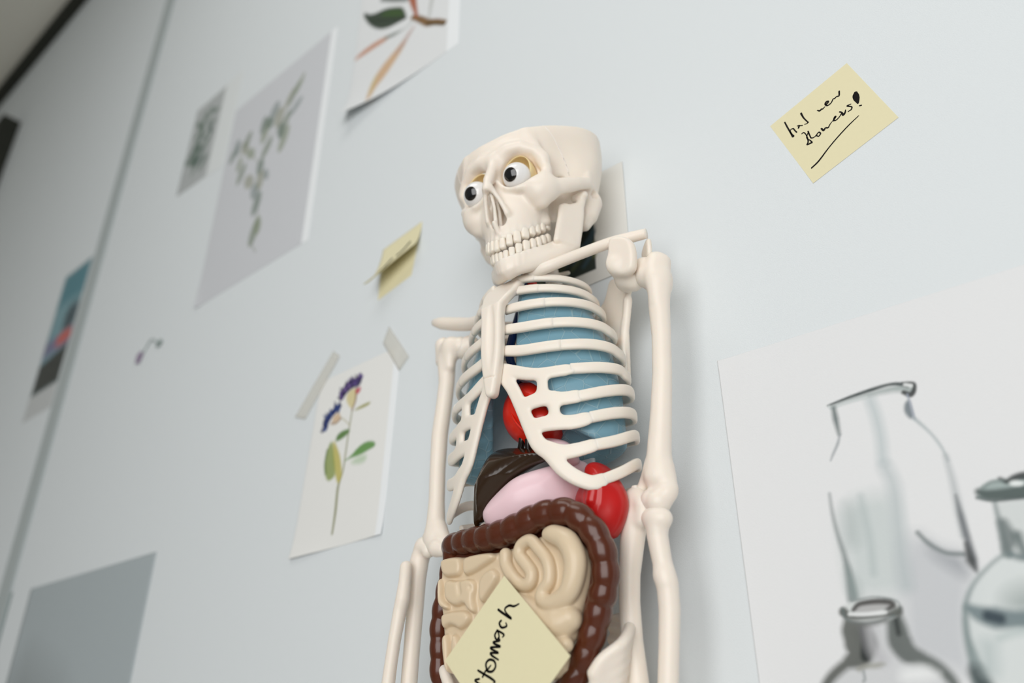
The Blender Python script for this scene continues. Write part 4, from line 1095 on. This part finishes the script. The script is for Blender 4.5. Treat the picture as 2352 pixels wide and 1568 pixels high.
# --- eucalyptus sheet, A3
EU = [(-1164.1,669.9),(-872.1,665.2),(-872.5,1100.6)]
ex0, ez0, ex1, ez1 = EU[0][0], EU[1][1], EU[1][0], EU[2][1]
es = Sheet(rect(ex0, ez0, ex1 + 16, ez1), 1.4, (206, 208, 212))
es.fill(rect(ex1, ez0 - 5, ex1 + 20, ez1 + 5), (240, 243, 245), 1, 2, 0)  # pale band painted for the light on the curled right edge
stem = [(-999.2,706.9),(-1016.3,732.3),(-1008.9,765.7),(-1023.1,821.9),(-1037.8,868.8),(-1030.1,905.3),(-1018.2,948.5),(-982.5,961.3),(-967.0,990.1),(-937.9,1032.1)]
es.line(stem, [2.5] * 10, (150, 156, 146), .8, 1.6)
es.line([(-1034.3,899.4),(-1081.9,950.7),(-1137.6,977.3)], 2, (160, 164, 150), .8, 1.6)
LEAFS = [(-1015.6,750.3,14,30,10),(-1007.9,761.5,12,24,-15),(-1023.4,812.4,14,28,10),(-1037.2,844.6,14,22,-20),(-1062.7,877.7,14,24,-40),(-1094.9,911.2,12,26,20),(-1108.8,939.7,10,20,0),(-1137.6,977.3,12,22,30),(-1128.9,990.1,12,24,-10),(-1100.0,973.8,13,22,-30),(-1094.9,988.4,12,22,20),(-1075.1,946.8,12,22,-45),(-1033.1,894.6,13,22,-10),(-1009.5,865.9,8,18,-30),(-1025.0,862.1,12,26,-10),(-1022.1,929.8,12,26,30),(-1036.1,976.0,15,32,10),(-1046.5,995.2,12,24,0),(-1018.2,1008.7,16,26,20),(-998.5,983.7,16,28,-10),(-976.2,957.6,13,30,25),(-971.0,921.3,14,32,15),(-984.5,945.7,12,24,-20),(-948.5,978.6,10,24,50),(-976.4,1009.0,9,30,30),(-961.8,1017.0,9,30,30),(-948.2,1030.1,8,26,28),(-1027.6,988.3,12,22,-40)]
for i, (lx, lz, lw, lh, la) in enumerate(LEAFS):
    a = math.radians(-la); pts = []
    for t in np.linspace(0, 2 * math.pi, 10, endpoint=False):
        px, pz = lw * .9 * math.cos(t), lh * .9 * math.sin(t)
        pts.append((lx + px * math.cos(a) - pz * math.sin(a), lz + px * math.sin(a) + pz * math.cos(a)))
    es.fill(pts, [(120, 132, 112), (138, 148, 124), (108, 124, 112), (128, 140, 138), (150, 152, 132)][i % 5], .68, 2.2, 1)
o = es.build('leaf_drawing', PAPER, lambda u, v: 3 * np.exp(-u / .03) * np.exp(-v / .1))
tag(o, 'large pale sheet with a painted grey-green eucalyptus sprig', 'drawing')

# --- further plant print, left of the eucalyptus
PL = [(-1345.5,987.4),(-1172.7,972.8),(-1221.9,1211.5),(-1388.0,1234.3)]
ps = Sheet([PL[0], PL[1], (PL[1][0] + 6, PL[2][1]), (PL[0][0] + 6, PL[2][1])], 1.6, (222, 226, 226))
ps.fill([(PL[0][0] - 10, PL[1][1] + 8), (PL[1][0] - 62, PL[1][1] + 8), (PL[1][0] - 56, PL[2][1] - 4), (PL[0][0] - 4, PL[2][1] - 4)], (176, 180, 180), 1, 4, 0)
px0, px1, pz0, pz1 = PL[0][0], PL[1][0] - 60, PL[1][1], PL[2][1]
for i in range(34):
    t = RNG.random(); cx = px0 + (px1 - px0) * (.5 + .3 * RNG.standard_normal() * .6); cz = pz0 + (pz1 - pz0) * (.2 + .62 * t); a = RNG.random() * 6.28
    ln = 16 + 12 * RNG.random()
    ps.line([(cx - ln * math.cos(a) * .5, cz - ln * math.sin(a) * .6), (cx + ln * math.cos(a) * .5, cz + ln * math.sin(a) * .6)], 10, [(92, 112, 98), (76, 98, 88), (120, 132, 124)][i % 3], .8, 4)
o = ps.build('plant_print', PAPER, lambda u, v: 0 * u)
tag(o, 'narrow print of a dense green plant, left of the eucalyptus sheet', 'drawing')

# --- strip with a dark sunset photograph, far left
PH = rect(-1862, 640, -1716, 1010)
hs = Sheet(PH, 2.0, (200, 203, 204))
hx0, hx1 = -1856, -1722
hs.fill(rect(hx0, 700, hx1, 1004), (120, 160, 170), 1, 2, 0)
hs.fill(rect(hx0, 920, hx1, 1004), (74, 132, 146), .95, 14, 0)
hs.fill(rect(hx0 + 70, 830, hx1, 900), (40, 58, 70), .9, 14, 1)
hs.fill(rect(hx0, 790, hx1, 830), (116, 110, 148), .9, 12, 0)
hs.fill(rect(hx0 + 60, 800, hx1, 832), (206, 92, 78), .95, 10, 1)
hs.fill([(hx0, 700), (hx1, 700), (hx1, 790), (hx0, 772)], (26, 28, 24), .97, 6, 0)
o = hs.build('photo_print', PHOTO, lambda u, v: 0 * u)
tag(o, 'photo strip far left with teal sky, orange glow and black foreground, white lower margin', 'photograph')

# --- card with a dark green picture, behind the skull
cs_ = Sheet(rect(-452.3, 394.7, -322.9, 517.3), .9, (226, 225, 220))
cx1 = -360.1
cz0, cz1 = 408.7, 505.29999999999995
cs_.fill(rect(cx1 - 150, cz0, cx1, cz1), (42, 52, 46), 1, .8, 0)
for i in range(60):
    qx, qz = cx1 - RNG.random() * 100, cz0 + RNG.random() * (cz1 - cz0)
    cs_.line([(qx, qz), (min(qx + 16, cx1 - 1), qz + 14)], 5, [(112, 116, 60), (60, 84, 96), (34, 52, 40), (84, 92, 58)][i % 4], .6, 2.2)
o = cs_.build('picture_card', PAPER, lambda u, v: 1.2 + 0 * u, .0012)
tag(o, 'white-bordered card with a dark green picture, on the wall behind the skull', 'picture')

# --- blank grey sheets low on the left
gs = Sheet(rect(-1560, -150, -1128, 258), 8, (172, 181, 184))
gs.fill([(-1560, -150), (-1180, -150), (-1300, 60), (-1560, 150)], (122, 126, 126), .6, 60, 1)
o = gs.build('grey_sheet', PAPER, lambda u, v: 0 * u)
tag(o, 'plain blue-grey sheet of paper low on the left of the wall', 'paper')
gs = Sheet(rect(-2050, -60, -1640, 262), 12, (140, 152, 152))
o = gs.build('grey_sheet', PAPER, lambda u, v: 0 * u)
tag(o, 'grey-green sheet at the lower left picture edge, left of the blue-grey sheet', 'paper')

# --- faint purple sprig pressed to the wall
sp = bpy.data.objects.new('pressed_flower', None); C.objects.link(sp)
sprig0 = (-1304.1,647.4)
sp.location = (sprig0[0] / 1000, -.0008, ZO + sprig0[1] / 1000)
tag(sp, 'tiny faded purple flower sprig fixed to the bare wall', 'flower')
PURP = mat('faded_purple', (150, 134, 158), .8); GRN = mat('faded_green', (140, 154, 150), .8)
V, F = tube_mesh(spline([(-.025, 0, -.015), (0, -.001, .006), (.025, 0, -.008)], 6), .001, 6)
link('stem', fix_normals(mesh('stem', V, F)), GRN, sp)
for i in range(5):
    a = i * 1.25
    V, F = superball((-.034 + .007 * math.cos(a), -.001, -.018 + .007 * math.sin(a)), np.eye(3), (.006, .001, .006), (1, 1), 10, 6)
    link('petal', fix_normals(mesh('petal', V, F)), PURP, sp)
V, F = superball((.034, -.001, -.012), np.eye(3), (.011, .001, .007), (1, 1), 12, 6)
link('leaf', fix_normals(mesh('leaf', V, F)), GRN, sp)

# ------------------------------------------------------------------ sticky notes
def ribbon(strokes, w0, y, cen, curl):
    """flat pen strokes: list of (points mm, widths) lying y mm in front of the wall"""
    V, F = [], []
    for pts, ws in strokes:
        P = np.array([p[:2] for p in pts], float); t0 = np.linspace(0, 1, len(P))
        if len(P) > 2: P = spline(P, 7)
        ws = np.interp(np.linspace(0, 1, len(P)), np.linspace(0, 1, len(ws)), ws) if hasattr(ws, '__len__') else np.full(len(P), ws)
        T = np.gradient(P, axis=0); T /= np.maximum(np.linalg.norm(T, axis=1)[:, None], 1e-6); N = np.stack([-T[:, 1], T[:, 0]], 1)
        hw = ws / 2
        pre = [P[0] - T[0] * hw[0] * k for k in (.98, .75)]; pst = [P[-1] + T[-1] * hw[-1] * k for k in (.75, .98)]
        Pq = np.vstack([pre, P, pst]); Nq = np.vstack([N[:1], N[:1], N, N[-1:], N[-1:]]); hq = np.concatenate([[hw[0] * .2, hw[0] * .7], hw, [hw[-1] * .7, hw[-1] * .2]])
        b = len(V)
        for p, n, h in zip(Pq, Nq, hq):
            for s in (-1, 1):
                q = p + n * h * s
                V.append(((q[0] - cen[0]) / 1000, -(y + curl(q[0], q[1]) + .12) / 1000, (q[1] - cen[1]) / 1000))
        for i in range(len(Pq) - 1):
            k = b + 2 * i; F.append((k, k + 2, k + 3, k + 1))
    return V, F

def note(name, corners, y, strokes, label, curl=lambda x, z: 0 * x, n=24, cat='sticky note', group=None):
    c = np.array(corners, float); cen = c.mean(0)
    u, v = np.meshgrid(np.linspace(0, 1, n), np.linspace(0, 1, n), indexing='ij')
    P = (1 - u)[..., None] * ((1 - v)[..., None] * c[0] + v[..., None] * c[3]) + u[..., None] * ((1 - v)[..., None] * c[1] + v[..., None] * c[2])
    yy = y + curl(P[..., 0], P[..., 1])
    V = np.stack([(P[..., 0] - cen[0]) / 1000, -yy / 1000, (P[..., 1] - cen[1]) / 1000], -1).reshape(-1, 3)
    Vb = V + np.array((0, .00012, 0))
    i = np.arange(n * n).reshape(n, n)
    Q = np.stack([i[:-1, :-1], i[1:, :-1], i[1:, 1:], i[:-1, 1:]], -1).reshape(-1, 4)
    F = [tuple(q) for q in Q] + [tuple(q[::-1] + n * n) for q in Q]
    edge = [int(e) for e in list(i[:, 0]) + list(i[-1, 1:]) + list(i[-2::-1, -1]) + list(i[0, -2:0:-1])]
    m_, b_ = len(edge), 2 * n * n
    Vb = np.vstack([Vb, V[edge], V[edge] + np.array((0, .00012, 0))])
    for a in range(m_):
        c_ = (a + 1) % m_; F.append((b_ + c_, b_ + a, b_ + m_ + a, b_ + m_ + c_))
    nf = len(F); V = np.vstack([V, Vb])
    if strokes:
        rv, rf = ribbon(strokes, 1, y, cen, curl); off = len(V)
        V = np.vstack([V, rv]); F = F + [tuple(a + off for a in q) for q in rf]
    me = mesh(name, V, F, False)
    o = link(name, me, [NOTE, INK])
    mi = np.zeros(len(F), np.int32); mi[nf:] = 1
    me.polygons.foreach_set('material_index', mi)
    sm = np.zeros(len(F), bool); sm[:nf] = True; me.polygons.foreach_set('use_smooth', sm)
    o.location = (cen[0] / 1000, 0, ZO + cen[1] / 1000)
    return tag(o, label, cat, group)

NC = [(-151.8,402.6),(-81.3,428.2),(-106.4,501.5),(-176.5,476.1)]
W1 = [
    ([(-163.9,472.8),(-162.5,466.1),(-160.4,457.7),(-159.6,455.3)], [3.2, 3.2, 3.6, 6]),
    ([(-160.5,456.8),(-160.8,462.2),(-158.4,462.7),(-157.3,460.2),(-156.2,457.6)], [2.6, 2, 3, 2.6, 3]),
    ([(-154.5,463.3),(-153.0,462.9),(-153.7,460.9),(-154.3,460.8),(-153.1,462.5),(-150.6,461.5)], [2.4, 2.6, 2.6, 2, 2.4, 2.6]),
    ([(-149.6,473.9),(-148.3,468.2),(-145.7,461.9)], [4.2, 3, 2.6]),
    ([(-148.7,461.6),(-146.9,461.2),(-145.5,461.9)], [1.6, 2.2, 2.8]),
    ([(-136.5,469.2),(-134.9,467.8),(-133.2,468.6),(-132.3,468.2),(-130.2,469.4)], [2.4, 4, 3, 3, 1.6]),
    ([(-129.7,471.2),(-127.7,471.4),(-127.0,472.9),(-128.4,473.3),(-129.5,471.5),(-128.1,469.2),(-125.0,470.2),(-123.0,472.8),(-121.6,472.8),(-120.0,473.7),(-118.0,473.4),(-117.1,477.6)], [2, 3, 4, 4, 4, 3, 2.4, 2.6, 3, 2.4, 3, 3.4]),
    ([(-152.3,453.7),(-150.8,454.0),(-149.4,451.3),(-148.7,446.7),(-148.9,443.1),(-150.0,440.9),(-147.1,440.9),(-146.0,440.9),(-147.3,444.0),(-148.8,445.8),(-149.1,448.7),(-146.9,452.6)], [2.4, 2.4, 2.2, 2.6, 3, 3.4, 3.4, 3, 2.2, 2.2, 2.2, 2.4]),
    ([(-147.2,453.3),(-146.7,449.3),(-145.9,445.5),(-143.4,445.0),(-141.0,446.4)], [2.8, 2.8, 2.6, 2.2, 2.2]),
    ([(-141.4,446.1),(-139.3,447.7),(-138.2,445.7),(-139.9,443.9),(-141.5,445.3)], [2.4, 2.6, 3, 2.6, 2.4]),
    ([(-136.7,449.9),(-135.3,447.4),(-133.6,448.8),(-131.9,448.0),(-131.2,448.1),(-129.8,450.0),(-128.0,451.7)], [3.4, 4.4, 3, 3.4, 2.6, 2.2, 2]),
    ([(-126.9,452.0),(-124.2,455.0),(-125.1,454.7),(-126.1,452.4),(-124.5,451.5),(-121.7,453.0),(-119.4,455.4)], [3, 4, 3.6, 3, 2.6, 2.2, 2.4]),
    ([(-120.4,457.7),(-119.0,456.1),(-118.4,453.4),(-116.7,454.7),(-115.9,457.0)], [3.2, 3, 5, 3.4, 2]),
    ([(-111.1,460.1),(-114.0,460.0),(-111.0,457.2),(-111.8,454.9),(-114.3,454.3)], [2, 3, 2.6, 2.8, 2]),
    ([(-105.7,468.2),(-106.0,466.7),(-106.1,464.9),(-106.0,462.5),(-105.9,460.3),(-105.9,458.0)], [8, 11.5, 12.5, 11.5, 8, 4]),
    ([(-105.2,454.8),(-104.0,454.4)], [2.6, 3]),
    ([(-150.4,417.2),(-144.1,420.7),(-134.8,428.6),(-126.5,434.8),(-116.9,441.0),(-107.7,445.9)], [3.2, 3.4, 2.6, 2.6, 2.6, 1.8]),
]
W1 = [(p, [w * .42 for w in ws]) for p, ws in W1]
_n = np.array(NC).mean(0)
note('sticky_note', NC, .1, W1, 'yellow sticky note with underlined handwriting, tilted, alone on the upper right wall',
     lambda x, z: .35 * np.clip(((_n[1] - z) + (x - _n[0]) * .3) / 50, 0, 2) ** 2)

SC = [(-370.7,12.0),(-322.3,56.1),(-377.5,112.0),(-432.7,60.5)]
SC[0] = (SC[3][0] + SC[1][0] - SC[2][0], SC[3][1] + SC[1][1] - SC[2][1])
SW = lambda pts: [(a, b) for a, b in pts]
W2 = [
    ([(-399.4,46.9),(-403.2,46.2),(-398.7,43.5),(-395.0,42.0),(-398.6,39.2),(-403.6,38.6)], [3, 3, 3, 3.4, 3, 3]),
    ([(-400.6,52.3),(-395.1,49.7),(-388.9,46.8),(-385.2,44.5),(-386.4,43.7)], [3, 3.4, 3.6, 3, 2]),
    ([(-396.3,48.0),(-393.3,52.1)], [3, 2.6]),
    ([(-392.4,51.6),(-393.4,56.0),(-390.3,58.4),(-386.0,57.2),(-384.7,53.7),(-387.7,50.9),(-392.0,51.6),(-389.0,54.8)], [3.4, 3.4, 3.4, 3.4, 3.2, 3.4, 3.4, 2]),
    ([(-382.3,57.8),(-387.9,60.8),(-389.1,62.6),(-382.3,62.1),(-387.9,64.7),(-388.9,66.1),(-380.5,65.9),(-385.5,68.0),(-386.7,69.4),(-381.2,69.7),(-382.4,71.7)], [2.4, 3.4, 3.2, 2.6, 3.4, 3, 2.8, 3.4, 3, 2.8, 2.4]),
    ([(-383.7,76.2),(-385.6,73.7),(-384.3,70.9),(-381.8,71.6),(-382.5,75.2),(-383.7,76.6),(-377.5,73.4),(-378.7,71.8)], [3, 3.2, 3, 2.8, 2.6, 3, 3, 2]),
    ([(-380.0,82.5),(-381.6,80.9),(-379.4,78.0),(-375.1,78.5),(-375.7,80.7)], [3, 3.4, 3.4, 3, 2]),
    ([(-382.6,89.9),(-377.6,86.7),(-370.8,82.9),(-375.7,87.4),(-376.4,90.1),(-372.7,91.6),(-368.4,90.7),(-364.1,91.8)], [3.6, 3.6, 3.2, 2.4, 3, 3.4, 3.2, 2]),
]
W2 = [(p, [w * .5 for w in ws]) for p, ws in W2]
note('sticky_note', SC, 111, W2, 'yellow sticky note with the word Stomach, stuck over the intestines of the model', lambda x, z: 0 * x)

SN = [(-847.1,529.4)]
TN = [(-683.5,498.0),(-624.4,510.3),(-611.0,582.5),(-682.0,571.5)]
SM = [([(-677.4,550.9),(-668.6,550.1),(-659.0,552.9),(-655.4,554.3)], [1.0, 1.6, 2.6, 2]), ([(-649.3,553.6),(-640.0,558.4),(-631.0,565.2),(-631.4,570.3)], [1, 1.2, 1.4, 3])]
def build_curled():
    # under sheet flat on the wall, and the upper sheet of the pad curling forward
    c = np.array(TN, float); lo = c.copy()
    note('sticky_note', [tuple(c[0]), tuple(c[1]), tuple(c[2]), tuple(c[3])], .1, [], 'yellow sticky note lying flat on the wall under the curling note, left of the skull')
    up = np.array(c)
    n = 24
    u, v = np.meshgrid(np.linspace(0, 1, n), np.linspace(0, 1, n), indexing='ij')
    # top edge sticks, the rest bends out from the wall, rolling under towards the right
    t = 1 - v
    drop = (63 * (1 - u) + 42 * u) * np.sin(t * 1.35) / math.sin(1.35)
    out = (26 * (1 - u) + 13 * u) * t ** 1.5
    top = (1 - u)[..., None] * c[3] + u[..., None] * c[2]
    P = np.stack([top[..., 0], top[..., 1] - drop], -1)
    cen = c.mean(0)
    V = np.stack([(P[..., 0] - cen[0]) / 1000, -(.13 + out) / 1000, (P[..., 1] - cen[1]) / 1000], -1).reshape(-1, 3)
    i = np.arange(n * n).reshape(n, n)
    Q = np.stack([i[:-1, :-1], i[1:, :-1], i[1:, 1:], i[:-1, 1:]], -1).reshape(-1, 4)
    me = mesh('sticky_note', V, Q); me.materials.append(NOTE); me.materials.append(INK)
    o = bpy.data.objects.new('sticky_note', me); C.objects.link(o); o.location = (cen[0] / 1000, 0, ZO + cen[1] / 1000)
    md = o.modifiers.new('Solidify', 'SOLIDIFY'); md.thickness = .00015; md.offset = -1
    # one pen stroke on it
    def at(uu, vv):
        a, b = uu * (n - 1), vv * (n - 1); a0, b0 = int(min(a, n - 2)), int(min(b, n - 2)); ta, tb = a - a0, b - b0
        W = V.reshape(n, n, 3); return (W[a0, b0] * (1 - ta) + W[a0 + 1, b0] * ta) * (1 - tb) + (W[a0, b0 + 1] * (1 - ta) + W[a0 + 1, b0 + 1] * ta) * tb
    for pts in ([(.12, .40), (.25, .44), (.40, .55)], [(.5, .50), (.66, .52), (.80, .62)]):
        q = spline(np.array([at(*p) for p in pts]) + np.array((.0003, -.0006, 0)), 6)
        vv, ff = tube_mesh(q, .0006, 6)
        link('pen_stroke', fix_normals(mesh('pen_stroke', vv, ff)), INK, o)
    tag(o, 'yellow sticky note curling forward off the wall, left of the skull', 'sticky note')
build_curled()

# ------------------------------------------------------------------ lights
def area(name, loc, target, size, power, col=(1, 1, 1)):
    l = bpy.data.lights.new(name, 'AREA'); l.shape = 'RECTANGLE'; l.size, l.size_y = size; l.energy = power; l.color = col
    o = bpy.data.objects.new(name, l); C.objects.link(o); o.location = loc
    d = Vector(target) - Vector(loc); o.rotation_euler = d.to_track_quat('-Z', 'Y').to_euler(); return o
area('window_light', (.45, -1.95, ZO + .3), (-.45, 0, ZO + .25), (2.0, 1.8), 38, (1, .995, .985))
area('ceiling_lamp', (-.5, -1.1, ZO + 2.2), (-.5, -.2, ZO), (1.4, .8), 8, (1, .99, .97))
w = bpy.data.worlds.new('room_air'); bpy.context.scene.world = w; w.use_nodes = True
w.node_tree.nodes['Background'].inputs['Color'].default_value = (.91, .96, 1, 1)
w.node_tree.nodes['Background'].inputs['Strength'].default_value = .19

# ------------------------------------------------------------------ camera
cam = bpy.data.cameras.new('camera'); co = bpy.data.objects.new('camera', cam); C.objects.link(co)
cam.sensor_width = 36; cam.lens = 1850 * 36 / 2352
p, a = math.radians(27.3), math.radians(49.2)
fw = Vector((-math.cos(a) * math.cos(p), math.sin(a) * math.cos(p), math.sin(p)))
co.location = (0, -.54, ZO); co.rotation_euler = fw.to_track_quat('-Z', 'Y').to_euler()
cam.clip_start = .02
cam.dof.use_dof = True
cam.dof.focus_distance = .63
cam.dof.aperture_fstop = 3.1
sc = bpy.context.scene; sc.camera = co
sc.view_settings.view_transform = 'Standard'; sc.view_settings.look = 'None'
sc.view_settings.gamma = 1; sc.view_settings.use_curve_mapping = False
sc.view_settings.exposure = 0.0
